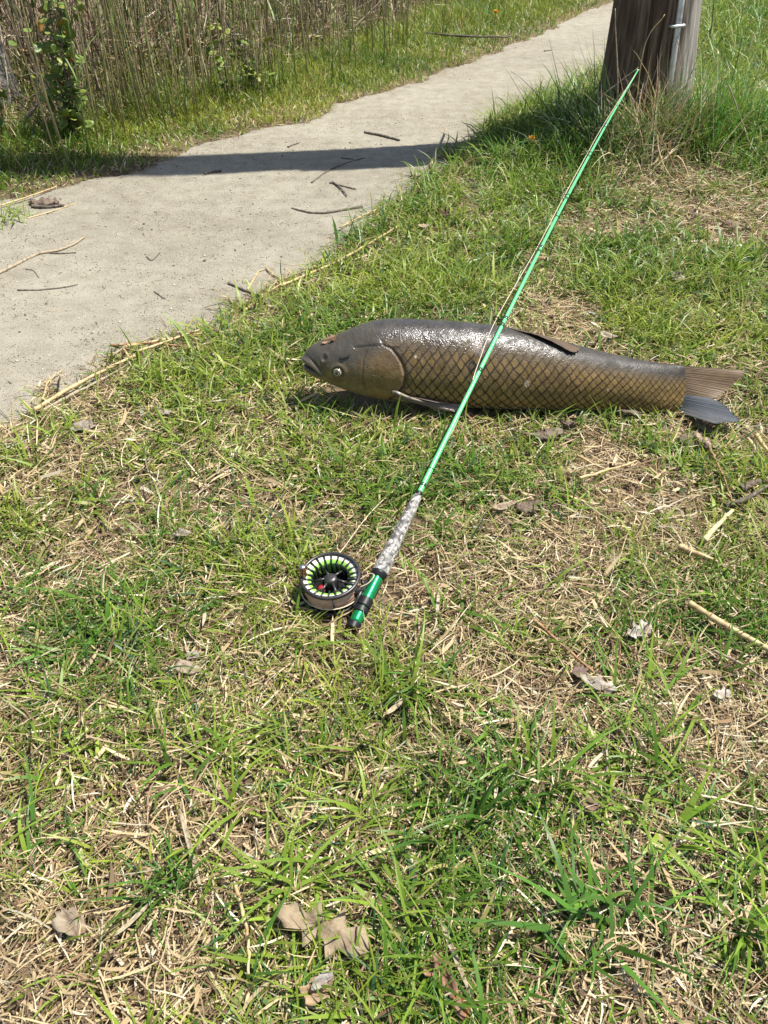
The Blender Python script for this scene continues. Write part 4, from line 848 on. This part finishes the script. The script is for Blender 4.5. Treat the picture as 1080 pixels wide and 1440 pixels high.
def make_rod():
    root = empty('fly_rod', (ROD_A[0], ROD_A[1], float(zt(ROD_A[0], ROD_A[1])))); RL = np.array(root.location)
    green = pmat('green_anodised', (.020, .42, .13), .24, .75, .6, .4)
    blank = pmat('green_blank', (.10, .66, .21), .40, 0, .9, .9)
    black = pmat('black_anodised', (.012, .012, .013), .45, 0, .4); grey = pmat('dark_aluminium', (.055, .052, .052), .36, .55, .5, noise=(120, (.09, .085, .085), .4, .7))
    camo = bpy.data.materials.new('camo_cork'); n, l = nodes_of(camo); b = n['Principled BSDF']; b.inputs['Roughness'].default_value = .55
    tc = n.new('ShaderNodeTexCoord'); mp = n.new('ShaderNodeMapping'); mp.inputs['Scale'].default_value = (1, .8, 1.4); l.new(tc.outputs['Object'], mp.inputs[0])
    t1 = n.new('ShaderNodeTexNoise'); t1.inputs['Scale'].default_value = 95; t1.inputs['Detail'].default_value = 2.5; t1.inputs['Distortion'].default_value = 1.2; l.new(mp.outputs[0], t1.inputs['Vector'])
    rp = n.new('ShaderNodeValToRGB'); rp.color_ramp.interpolation = 'CONSTANT'; e = rp.color_ramp.elements; e[0].position = 0; e[0].color = (.085, .08, .075, 1); e[1].position = .44; e[1].color = (.19, .18, .165, 1)
    for ps, cc in ((.50, (.27, .255, .235, 1)), (.585, (.60, .57, .52, 1)), (.65, (.20, .19, .17, 1))): x = e.new(ps); x.color = cc
    l.new(t1.outputs[0], rp.inputs[0]); l.new(rp.outputs[0], b.inputs['Base Color'])
    rod_seg('end_cap', [(890, .0100), (889, .0122), (876, .0122), (875.5, .0110)], black, root, 28)
    rod_seg('reel_seat', [(876, .0108), (808, .0108)], green, root, 28)
    rod_seg('locking_ring', [(862, .0118), (861, .0132), (855, .0132), (854.5, .0122)], black, root, 28)
    rod_seg('locking_ring', [(853.5, .0122), (853, .0132), (843, .0132), (842, .0116)], black, root, 28)
    rod_seg('hood', [(813, .0112), (812, .0122), (808, .0145), (805, .0148)], black, root, 28)
    rod_seg('grip', [(808, .0138), (805, .0146), (790, .0144), (770, .0130), (750, .0117), (730, .0110), (712, .0101), (700, .0084), (697, .0070)], camo, root, 28)
    rod_seg('winding_check', [(698, .0066), (693, .0064), (692, .0056)], black, root)
    rod_seg('blank', [(693, .0050), (640, .0047), (560, .0044), (460, .0041), (350, .0037), (210, .0033), (98, .0026)], blank, root, 18)
    wrap = pmat('dark_green_thread', (.012, .085, .036), .3, 0, .6, .7)
    for a, b_ in [(684, 680), (660, 659), (523, 518.5), (459.5, 455), (449, 446), (355, 352.5), (349, 346.5), (306, 304.5), (281, 278.5), (276, 274), (221, 219), (216, 214.5), (180, 178.5), (176, 175), (150, 149), (128, 127)]:
        r = float(np.interp(a, [98, 693], [.0032, .0056])); rod_seg('thread_wrap', [(a, r), (b_, r)], wrap, root, 16)
    # guides: a stripping guide then snake guides down to the tip
    def frame_at(py):
        i = float(rod_s(py)); p = rod_at(i); t = rod_at(i + 1.0) - rod_at(i - 1.0); t /= np.linalg.norm(t); side = np.cross(np.array([0, 0, 1.0]), t); side /= np.linalg.norm(side); return p, t, side, np.cross(t, side)
    LINE_PTS = []
    p, t, side, up = frame_at(453); c = p + side * .017 + up * .004; a = np.linspace(0, 2 * np.pi, 25)[:-1]; ring = np.array([c + .0065 * (np.cos(x) * side + np.sin(x) * up) for x in a]); ring = np.vstack([ring, ring[:1]])
    solid('stripping_guide', (lambda g: (g[0] - RL, g[1], g[2]))(join([tube(ring, .0013, 7, False), tube(np.array([p + t * .012, c - side * .005]), .0012, 6), tube(np.array([p - t * .014, c - side * .005]), .0012, 6)])), black, root)
    LINE_PTS.append(c)
    for py in (352, 279, 217, 177):
        p, t, side, up = frame_at(py); r = float(np.interp(py, [98, 453], [.006, .0095])); s = np.linspace(-1, 1, 17)
        P = np.array([p + t * (.016 * x) + (side * .9 + up * .3) * (r * (1 - x * x) + .003) + up * (.003 * math.sin(x * 3)) for x in s])
        solid('snake_guide', (lambda g: (g[0] - RL, g[1], g[2]))(tube(P, .0009, 6)), black, root); LINE_PTS.append(p + side * (r * .75 + .003))
    p, t, side, up = frame_at(98); c = p + t * .008; ring = np.array([c + .005 * (np.cos(x) * t + np.sin(x) * side) for x in a]); ring = np.vstack([ring, ring[:1]])
    solid('tip_top', (lambda g: (g[0] - RL, g[1], g[2]))(tube(ring, .0010, 6, False)), pmat('tip_steel', (.55, .50, .42), .3, .8), root); LINE_PTS.append(c)
    # reel: e3 points out of its open face
    rd = ROD[60] - ROD[0]; rd[2] = 0; rd /= np.linalg.norm(rd); e3 = np.array([-.05, -.10, .99]); e3 /= np.linalg.norm(e3); e1 = np.array([rd[1], -rd[0], 0]); e1 -= e3 * (e1 @ e3); e1 /= np.linalg.norm(e1); e2 = np.cross(e3, e1)
    M = np.array([e1, e2, e3]); O = REEL_O - RL
    def loc(x, y, z): return O + x * e1 + y * e2 + z * e3
    L = lambda prof_, s=56: lathe(prof_, s, O, M)
    reel = solid('reel', L([(.0500, -.043), (.0535, -.043), (.0540, -.046), (.0535, -.050), (.010, -.052), (0, -.052)], 64), grey, root)       # back plate of the frame
    solid('spool_rim', L([(.0470, -.0015), (.0475, .0005), (.0505, .0010), (.0525, -.0005), (.0528, -.0045), (.0515, -.006), (.0475, -.006), (.0470, -.0015)], 72), grey, reel)
    lime = pmat('lime_spool', (.30, .62, .10), .4, .1, .5); pale = pmat('pale_spool_flange', (.74, .75, .60), .45, 0, .5)
    solid('spool_flange', L([(.0474, -.0045), (.0405, -.0060), (.0400, -.0062)], 64), pale, reel)
    solid('spool_arbor', L([(.0402, -.0061), (.0345, -.0085), (.0335, -.011), (.0330, -.044)], 64), lime, reel)
    solid('spool_floor', L([(.0330, -.0335), (.012, -.0315), (.012, -.030)], 48), black, reel)
    solid('hub', L([(.0125, -.032), (.0120, -.014), (.0108, -.0095), (.0090, -.0075), (.0045, -.0068), (0, -.0066)], 40), grey, reel)
    ns = 22
    for k in range(ns):
        a = 2 * math.pi * k / ns; ca, sa = math.cos(a), math.sin(a)
        w0 = .0026 if k not in (0, 1) else .0062
        def quad_bar(r0, z0, r1, z1, w, hgt):
            u = np.array([ca, sa]); v = np.array([-sa, ca]); pts = []
            for r_, z_ in ((r0, z0), (r1, z1)):
                for dw, dz in ((-w, 0), (w, 0), (w, -hgt), (-w, -hgt)): q = u * r_ + v * dw; pts.append(loc(q[0], q[1], z_ + dz))
            return np.array(pts), np.array([[0, 1, 2, 3], [7, 6, 5, 4], [0, 4, 5, 1], [1, 5, 6, 2], [2, 6, 7, 3], [3, 7, 4, 0]]), np.zeros((0, 3), int)
        solid('spoke', quad_bar(.0480, -.0010, .0340, -.0050, w0 * .5, .0022), grey, reel, smooth=False)
        if True: solid('rib', quad_bar(.0338, -.0052, .0318, -.030, .0013, .0), black, reel, smooth=False) if False else solid('rib', quad_bar(.0336, -.0055, .0300, -.0056, .0013, .026), black, reel, smooth=False)
    for k in range(6):
        a = 2 * math.pi * (k + .3) / 6; ca, sa = math.cos(a), math.sin(a)
        solid('hub_arm', tube(np.array([loc(.010 * ca, .010 * sa, -.013), loc(.033 * ca, .033 * sa, -.021)]), [.0026, .0019], 8), grey, reel)
    q = loc(-.010, -.017, -.022); solid('drag_knob', lathe([(.0068, -.010), (.0070, -.001), (.0055, .002), (0, .0026)], 24, q, M), pmat('red_knob', (.36, .02, .025), .35, 0, .5, .5), reel)
    wound = [(.0440, -.0060)]
    for k in range(13): wound += [(.0472 + .0006 * (k % 3), -.0080 - k * .0025 + .0006), (.0455 + .0005 * (k % 2), -.0080 - k * .0025 - .0008)]
    solid('wound_line', L(wound + [(.043, -.0435)], 72), pmat('copper_line', (.86, .48, .31), .5, 0, .4, noise=(70, (.88, .60, .42), .4, .65)), reel)
    # frame pillars on the open cage
    for a in (.6, 1.7, 3.6, -1.0): solid('frame_pillar', tube(np.array([loc(.0528 * math.cos(a), .0528 * math.sin(a), -.006), loc(.0528 * math.cos(a), .0528 * math.sin(a), -.046)]), .0017, 8), grey, reel)
    # foot to the seat
    fo = rod_at(float(rod_s(838))) - RL; f0 = rod_at(float(rod_s(822))) - RL; f1 = rod_at(float(rod_s(858))) - RL
    sd_ = np.array([-e1[0], -e1[1], 0]); arm = [loc(.050, .010, -.022), loc(.056, .004, -.020), fo + sd_ * .014]
    def slab(c0, c1, up_, w, h):
        d = c1 - c0; d /= np.linalg.norm(d); s_ = np.cross(up_, d); s_ /= np.linalg.norm(s_); pts = []
        for c_ in (c0, c1):
            for a_, b_ in ((-1, -1), (1, -1), (1, 1), (-1, 1)): pts.append(c_ + s_ * a_ * w / 2 + up_ * b_ * h / 2)
        return np.array(pts), np.array([[3, 2, 1, 0], [4, 5, 6, 7], [0, 1, 5, 4], [1, 2, 6, 5], [2, 3, 7, 6], [3, 0, 4, 7]]), np.zeros((0, 3), int)
    solid('reel_foot', join([slab(f0 + sd_ * .0135, f1 + sd_ * .0135, np.array([0, 0, 1.0]), .005, .014), slab(arm[0], arm[2], np.array([0, 0, 1.0]), .026, .010)]), grey, reel, smooth=False)
    # crank handle
    h0 = np.array([-.0405, -.0195]); hb = loc(h0[0], h0[1], .0005)
    solid('crank_handle', lathe([(.0056, 0), (.0062, .002), (.0054, .012), (.0062, .022), (.0056, .0235)], 22, hb, M), pmat('brown_handle', (.20, .065, .032), .35, 0, .5, .4), reel)
    solid('handle_cap', lathe([(.0052, .0234), (.0040, .0248), (0, .0252)], 22, hb, M), pmat('steel_cap', (.55, .55, .56), .25, .9), reel)
    tag(root, 'green fly rod with grey camouflage grip and open black reel, resting across the fish', 'fishing rod')
    # fly line
    lm = pmat('fly_line', (.72, .60, .44), .45, 0, .4, .2)
    ex = lambda x, y, z: loc(x, y, z) + RL
    pts = [ex(-.030, .036, -.012), ex(-.012, .052, -.008), gp(520, 722, .03), gp(565, 680, .035)] + [rod_at(float(rod_s(627))) + np.array([-.004, 0, -.012]), rod_at(float(rod_s(560))) + np.array([-.002, 0, -.014]), rod_at(float(rod_s(512))) + np.array([-.011, 0, -.003])] + LINE_PTS
    P = spline(pts, 150); V, Q, T = tube(P, np.linspace(.00075, .0008, 150), 6); b = P[0].copy(); o = solid('fly_line', (V - b, Q, T), lm); o.location = b
    tag(o, 'thin tan fly line running from the reel along the rod to its tip', 'fishing line')
    a = np.linspace(2.5, 6.05, 60); P = np.array([ex(.0545 * math.cos(x), .0545 * math.sin(x), -.031 - .004 * math.sin(x)) for x in a]); V, Q, T = tube(P, .0010, 6); b = P[0].copy(); o = solid('loose_line_coil', (V - b, Q, T), lm); o.location = b
    tag(o, 'loose pale coil of line hanging around the lower side of the reel', 'fishing line')
    P = spline([ex(.047, .018, -.012), ex(.060, .030, -.004), ex(.072, .026, .002), ex(.068, .012, -.004), ex(.056, .002, -.010)], 30); V, Q, T = tube(P, .0009, 6); b = P[0].copy(); o = solid('loose_line_loop', (V - b, Q, T), lm); o.location = b
    tag(o, 'small open loop of line between the reel and the rod grip', 'fishing line')
make_rod()

# ---------------------------------------------------------------- twigs and straws on the path and its edge
def lay(name, pts, r, mat, label, cat, dz=.006, n=26, wob=.002, taper=.45):
    dz = dz if hasattr(dz, '__len__') else [dz] * len(pts)
    return tube_thing(name, [gp(px, py, z) for (px, py), z in zip(pts, dz)], r, mat, label, cat, n=n, wob=wob, taper=taper)
T_ = 'twig'
lay(T_, [(513, 186), (538, 191), (562, 197)], .0065, M_TWIG, 'straight dark twig lying on the path beyond the pole shadow', T_, .009, taper=.2)
lay(T_, [(438, 257), (462, 240), (488, 229), (512, 222)], .0038, M_TWIG, 'long thin curved twig lying across the pole shadow', T_)
lay(T_, [(480, 222), (498, 224)], .003, M_TWIG, 'tiny dark twig inside the pole shadow beside the curved twig', T_)
lay(T_, [(464, 257), (482, 262), (500, 266)], .0045, M_TWIG, 'short dark twig crossing another to form an X on the path', T_)
lay(T_, [(468, 256), (478, 263), (488, 275)], .0045, M_TWIG, 'short forked twig lying under the X of crossed twigs', T_, .010)
lay(T_, [(410, 293), (430, 298), (450, 300), (480, 296), (510, 291)], .0042, M_TWIG, 'long thin bowed twig lying on the sandy path', T_, taper=-.3)
lay(T_, [(287, 244), (298, 242), (311, 240)], .006, M_TWIG, 'stubby dark twig at the edge of the pole shadow', T_, .009, taper=.2)
lay('branch', [(-30, 398), (15, 375), (50, 358), (80, 352), (105, 342), (118, 334)], .0060, M_PALE, 'long pale crooked branch lying on the sandy path', 'branch', .008, wob=.003)
lay(T_, [(70, 356), (90, 356), (107, 355)], .0025, M_TWIG, 'slender side twig touching the pale crooked branch', T_)
lay(T_, [(25, 408), (55, 408), (90, 404), (110, 400)], .0030, M_TWIG, 'thin brown twig on the path near the pale branch', T_)
lay(T_, [(36, 378), (48, 381), (55, 391)], .0016, M_TWIG, 'thin hooked twig beside the pale crooked branch', T_)
lay(T_, [(321, 398), (340, 406), (363, 416)], .0040, M_TWIG, 'dark twig lying beside straw at the lawn edge', T_, .008)
lay(T_, [(217, 410), (232, 420)], .002, M_TWIG, 'thin black splinter alone on the sandy path', T_)
lay(T_, [(206, 361), (214, 366), (225, 355)], .003, M_TWIG, 'small bent dark chip of twig on the sandy path', T_)
lay(T_, [(405, 207), (412, 204), (420, 201)], .005, M_TWIG, 'little dark twig near the verge beyond the pole shadow', T_)
lay(T_, [(765, 72), (775, 71)], .006, M_TWIG, 'short dark twig on the path near the pole', T_)
lay('branch', [(595, 46), (640, 50), (680, 52), (714, 52), (718, 48)], .008, M_TWIG, 'long thin dark branch lying on the green verge', 'branch', .05, wob=.006)
lay('branch', [(45, 290), (68, 291), (90, 288)], .008, M_TWIG, 'dark bent branch at the corner of the verge', 'branch', .010)
ST, SC = 'straw_stalk', 'straw'
lay(ST, [(-10, 292), (30, 280), (80, 262)], .004, M_CANE, 'long straw stalk lying at the corner of the verge', SC, .015)
lay(ST, [(38, 307), (70, 298), (108, 285)], .003, M_CANE, 'thin straw stalk beside the dark bent branch', SC)
lay(ST, [(606, 236), (612, 214), (620, 200), (628, 180)], .0075, M_PALE, 'pale broken reed piece lying over the pole shadow', SC, [.012, .02, .03, .05], taper=.35)
lay(ST, [(48, 576), (95, 548), (140, 524), (190, 500)], .0055, M_CANE, 'long thick straw stalk along the path edge', SC, .018, taper=.3)
lay(ST, [(58, 578), (100, 556), (150, 530), (180, 512)], .0045, M_PALE, 'grey straw stalk lying against the long thick stalk', SC, .014)
lay(ST, [(60, 562), (70, 535), (88, 520)], .0025, M_CANE, 'thin straw sticking out over the sandy path', SC, .012)
lay(ST, [(155, 486), (200, 483), (240, 486), (285, 492)], .0036, M_RUST, 'reddish cane stalk in the bundle at the path edge', SC, .022)
lay(ST, [(175, 488), (230, 478), (290, 468)], .0048, M_CANE, 'golden straw stalk on top of the bundle at the path edge', SC, .020)
lay(ST, [(195, 494), (240, 478), (280, 464)], .0040, M_CANE, 'second golden straw crossing the bundle at the path edge', SC, .026)
lay(ST, [(155, 502), (175, 490), (200, 480), (235, 465)], .0032, M_PALE, 'greyish straw under the bundle at the path edge', SC, .012)
lay(ST, [(170, 484), (180, 500), (188, 506)], .0036, M_CANE, 'short broken straw beside the bundle at the path edge', SC, .015)
lay(ST, [(345, 436), (375, 412), (400, 397)], .0040, M_CANE, 'straw stalk pointing from the lawn edge to the dark twig', SC, .012)
lay(ST, [(395, 402), (440, 383), (490, 360), (560, 318)], .0045, M_CANE, 'very long straw stalk lying along the lawn edge', SC, .022, taper=.3)
lay(ST, [(400, 392), (440, 376), (480, 364)], .0030, M_PALE, 'short grey straw parallel to the very long stalk', SC, .014)
lay(ST, [(478, 320), (510, 303), (548, 286)], .0036, M_CANE, 'curved straw resting on the lawn edge near the bowed twig', SC, .014)
lay(ST, [(348, 408), (362, 384), (372, 378)], .0030, M_CANE, 'bent straw near the dark twig on the sand', SC, .008)
lay(ST, [(374, 376), (384, 386), (396, 394)], .0030, M_CANE, 'small straw touching the very long stalk', SC, .010)
lay(ST, [(421, 438), (425, 458)], .0040, M_CANE, 'short pale straw standing in the lawn before the snout of the fish', SC, .03)
# in the lawn
lay(ST, [(970, 848), (1020, 880), (1090, 918)], .0060, M_CANE, 'thick straw cane lying on the lawn beside a curled grey leaf', SC, .034, taper=.15)
lay(ST, [(1005, 915), (1045, 935), (1090, 965)], .0026, M_PALE, 'thin grey straw below the thick straw cane', SC, .028)
lay(ST, [(985, 1118), (1030, 1128), (1090, 1142)], .0020, pmat('white_straw', (.56, .47, .32), .6), 'long whitish straw lying near the yellow green tuft', SC, .03)
lay(ST, [(814, 672), (850, 663), (895, 648)], .0034, M_CANE, 'straw stalk lying across the lawn below the fish tail', SC, .03)
lay(ST, [(812, 640), (840, 655), (866, 665)], .0028, M_CANE, 'thin straw crossing under the stalk below the fish tail', SC, .024)
lay(ST, [(998, 628), (1012, 660), (1030, 705)], .0030, M_RUST, 'long brown straw running down from the bark piece', SC, .03)
lay(ST, [(1064, 612), (1085, 640)], .0055, M_CANE, 'thick yellow straw end beyond the fish tail', SC, .03)
lay(ST, [(990, 760), (1008, 740), (1030, 718)], .0062, pmat('cream_straw', (.62, .56, .28), .5, noise=(60, (.40, .34, .15), .45, .65)), 'pale yellow broken stalk below the dark stick', SC, .032, wob=.003)
lay(ST, [(955, 768), (980, 778), (1010, 790)], .0058, M_CANE, 'short tan stalk with a reddish end in the lawn', SC, .03)
lay(ST, [(637, 558), (655, 580), (690, 622), (712, 660)], .0022, M_RUST, 'long thin straw passing under the rod in front of the fish', SC, .03)
lay(ST, [(750, 870), (790, 905), (835, 945)], .0030, M_RUST, 'brown straw lying in the bare patch of lawn', SC, .02)
lay(ST, [(750, 730), (800, 760), (850, 772)], .0020, M_CANE, 'fine straw beside the dark wood chip', SC, .02)
lay(ST, [(330, 1245), (345, 1300), (350, 1370)], .0026, M_CANE, 'thin upright looking straw near the oak leaf', SC, .03)
lay('stick', [(1020, 712), (1050, 700), (1090, 678)], .0055, M_TWIG, 'dark weathered stick lying in the lawn', 'stick', .026)
lay('stick', [(1040, 688), (1065, 678), (1095, 674)], .0085, M_BARK, 'rough grey stick beside the dark weathered stick', 'stick', .022)

# ---------------------------------------------------------------- dead leaves and chips
def dead(name, px, py, outline, col, label, cat='leaf', curl=.3, rot=(0, 0, 0), dz=.028, mat=M_LEAF, thick=.0012, seed=1):
    b = gp(px, py, dz * .72); return sheet(name, outline, mat, col, label, cat, curl=curl * 1.3, loc=b, rot=rot, thick=thick, seed=seed)
L_ = 'dead_leaf'
dead(L_, 455, 1308, oak(.120, .068, 4, depth=.68), (.42, .33, .21), 'large lobed tan oak leaf lying on the straw', curl=.22, rot=(.15, .05, -.35), dz=.040, seed=2)
dead(L_, 445, 1392, scrap(.042, .030, seed=5), (.52, .37, .22), 'cream curled leaf below the large oak leaf', curl=.6, rot=(.2, .2, .5), dz=.034)
dead(L_, 452, 1378, scrap(.030, .017, seed=31), (.44, .41, .37), 'silvery folded leaf resting on the cream curled leaf', curl=.5, rot=(.5, .1, .7), dz=.044)
dead(L_, 632, 1385, oak(.070, .024, 3), (.42, .24, .15), 'russet twisted leaf strip with dark base', curl=.6, rot=(.3, .3, -1.1), dz=.032)
dead(L_, 650, 1418, scrap(.030, .018, seed=6), (.52, .19, .07), 'bright orange brown leaf end below the russet strip', curl=.5, rot=(.3, .2, -1.2), dz=.030)
dead(L_, 603, 1362, scrap(.026, .018, seed=7), (.45, .25, .15), 'small russet leaf scrap beside the twisted strip', curl=.5, rot=(.1, .2, .4), dz=.030)
dead(L_, 580, 1278, scrap(.024, .018, seed=17), (.55, .36, .24), 'pinkish brown leaf scrap in the lawn', curl=.4, rot=(.2, .1, .2), dz=.028)
dead(L_, 265, 940, oval(.042, .022), (.47, .38, .28), 'grey tan oval leaf lying in the straw', curl=.3, rot=(.15, .1, -.2), dz=.034)
dead(L_, 270, 922, scrap(.028, .016, seed=8), (.40, .36, .31), 'small grey leaf scrap behind the oval leaf', curl=.4, rot=(.2, .1, .3), dz=.03)
dead(L_, 257, 750, scrap(.038, .018, seed=9), (.45, .38, .30), 'grey curled leaf half hidden in the green lawn', curl=.6, rot=(.3, .1, .1), dz=.036)
dead(L_, 897, 888, oak(.056, .040, 3, depth=.55), (.58, .53, .46), 'pale grey lobed leaf curled beside the thick cane', curl=.4, rot=(.3, .1, .6), dz=.034)
dead(L_, 840, 962, oak(.060, .034, 3), (.56, .50, .42), 'bleached white crumpled leaf on the lawn', curl=.4, rot=(.15, .1, -.4), dz=.032)
dead(L_, 815, 945, scrap(.030, .022, seed=10), (.22, .15, .13), 'dark purplish leaf scrap beside the bleached leaf', curl=.4, rot=(.2, .1, .6), dz=.028)
dead(L_, 1015, 976, oak(.034, .024, 2), (.60, .54, .45), 'small pale torn leaf below the thick cane', curl=.3, rot=(.2, .1, .3), dz=.032)
dead(L_, 708, 712, oval(.062, .013), (.50, .40, .28), 'narrow curled tan leaf blade in the lawn', curl=.4, rot=(.3, .1, .5), dz=.034)
dead(L_, 625, 301, scrap(.052, .040, seed=11), (.13, .085, .055), 'dark brown crumpled leaf on the lawn behind the fish', curl=.6, rot=(.5, .2, .4), dz=.045)
dead(L_, 597, 318, oval(.055, .016), (.56, .46, .28), 'narrow straw coloured leaf near the dark crumpled leaf', curl=.3, rot=(.3, .1, .3), dz=.045)
dead(L_, 1028, 316, scrap(.060, .040, seed=12), (.30, .21, .15), 'brown curled leaf below the matted straw bank', curl=.5, rot=(.5, .1, .4), dz=.05)
dead(L_, 952, 391, scrap(.042, .034, seed=13), (.52, .46, .40), 'small grey dead leaf in the grass behind the dorsal fin', curl=.5, rot=(.6, .2, -.3), dz=.045)
dead(L_, 975, 300, scrap(.03, .03, seed=23), (.26, .2, .14), 'little dull leaf scrap on the bank', curl=.5, rot=(.5, .2, -.3), dz=.05)
dead(L_, 855, 472, oval(.05, .018), (.55, .47, .35), 'pale leaf blade lying behind the folded dorsal fin', curl=.4, rot=(.4, .1, -.2), dz=.045)
dead(L_, 115, 600, scrap(.060, .042, seed=14), (.42, .36, .30), 'flat grey leaf rotting in the bare soil near the path', curl=.15, rot=(.05, .05, .2), dz=.020)
dead(L_, 232, 580, scrap(.030, .022, seed=15), (.45, .40, .33), 'small pale leaf scrap between lawn and straw bundle', curl=.3, rot=(.2, .1, .2), dz=.03)
dead(L_, 100, 1298, scrap(.050, .030, seed=16), (.42, .34, .24), 'pale torn leaf lying in the straw by the deep green tuft', curl=.4, rot=(.2, .1, -.5), dz=.032)
dead(L_, 830, 1130, scrap(.030, .024, seed=18), (.30, .20, .14), 'brown leaf scrap in the bare straw patch', curl=.4, rot=(.2, .1, -.5), dz=.026)
dead('straw_strip', 268, 1195, oval(.115, .0062, tip=1.0), (.66, .55, .38), 'long bleached dry grass blade lying on the lawn', 'straw', .10, (.1, .1, -1.15), .040)
dead('straw_strip', 616, 845, oval(.075, .0055, tip=1.0), (.70, .62, .47), 'bleached upright looking dry blade beside the reel seat', 'straw', .15, (.1, .1, 1.45), .040)
dead('straw_strip', 560, 990, oval(.060, .008, tip=1.0), (.66, .55, .36), 'cream dry blade beside the star shaped tuft', 'straw', .15, (.1, .1, .85), .034)
dead('straw_strip', 640, 1345, oval(.085, .006, tip=1.0), (.58, .50, .33), 'straight tan dry blade above the russet leaf strip', 'straw', .10, (.1, .1, -1.2), .040)
dead('straw_strip', 208, 690, oval(.034, .008), (.68, .60, .46), 'short bleached dry blade on the green lawn', 'straw', .15, (.1, .1, -.6), .036)
dead('straw_strip', 190, 1290, oval(.060, .005), (.62, .54, .36), 'angled pale dry blade near the pale torn leaf', 'straw', .15, (.1, .1, .9), .036)
def chip(px, py, L, W, H, mat, label, rz, name='bark_chip', seed=0, dz=.012):
    rs = np.random.default_rng(seed); n, k = 14, 10; u = np.linspace(-1, 1, n); th = np.arange(k) * 2 * np.pi / k
    V = np.array([[x * L / 2 * (1 + .05 * math.sin(t * 3)), math.cos(t) * W / 2 * (1 - abs(x) ** 3) ** .4 + .1 * W * math.sin(x * 4), math.sin(t) * H / 2 * (1 - abs(x) ** 3) ** .4 + .3 * H * x * x] for x in u for t in th]) + rs.normal(0, H * .24, (n * k, 3))
    b = gp(px, py, dz); o = quads(name, V, grid_idx(n, k, True), mat, None, None, False); o.location = b; o.rotation_euler = (rs.normal(0, .12), rs.normal(0, .12), rz); return tag(o, label, 'bark')
chip(745, 713, .060, .036, .010, M_BARK, 'dark flat wood chip in the lawn below the fish', .1, seed=1, dz=.018)
chip(768, 612, .070, .034, .015, M_BARK, 'rough brown bark lump in the grass before the fish belly', .3, seed=2, dz=.022)
chip(800, 597, .030, .016, .012, M_BARK, 'small dark bark bit against the fish belly', -.1, seed=3, dz=.025)
chip(968, 618, .052, .028, .013, M_BARK, 'dark crumbling bark lump below the tail fin', .4, seed=4, dz=.020)
chip(990, 622, .065, .018, .012, pmat('pinkish_bark', (.34, .24, .18), .8, noise=(70, (.15, .10, .08), .45, .65), bump=(110, .002)), 'pinkish brown curl of bark beside the dark bark lump', -1.2, seed=5, dz=.026)
chip(62, 286, .10, .045, .022, M_BARK, 'dark flat piece of bark at the corner of the verge', .2, seed=6, dz=.008)

# ---------------------------------------------------------------- dandelions
def dandelion(px, py, h, r, label, seed):
    rd = random.Random(seed); b = gp(px, py); root = empty('dandelion', b)
    P = spline([[0, 0, 0], [.004, .003, h * .5], [.002, 0, h]], 8); solid('stem', tube(P, .0018, 6), pmat('flower_stem', (.20, .24, .08), .5), root)
    n = 90; a = U(0, 6.283, n); e = R(1) * U(0, 80, n); hd = np.repeat([[.002, 0, h]], n, 0); c = np.array([(.80, .42, .015)]) * U(.8, 1.1, n)[:, None]
    link('flower_head', blade_mesh('flower_head', [leafb(hd, a, U(.7, 1.0, n) * r, np.full(n, r * .2), e, e - .5, c, 3)], pmat('dandelion_yellow', rough=.6, attr='col', transl=.2)), root)
    n = 7; link('leaf', blade_mesh('leaf', [leafb(np.zeros((n, 3)), U(0, 6.28, n), U(.06, .10, n), U(.012, .018, n), R(1) * U(10, 35, n), R(1) * U(-20, 5, n), np.array([(.09, .17, .035)] * n), 4)], M_GRASS), root)
    return tag(root, label, 'dandelion')
dandelion(744, 224, .075, .028, 'orange yellow dandelion in the grass between the path and the pole', 1)
dandelion(695, 38, .10, .032, 'yellow dandelion on the far verge beside the thin dark branch', 2)
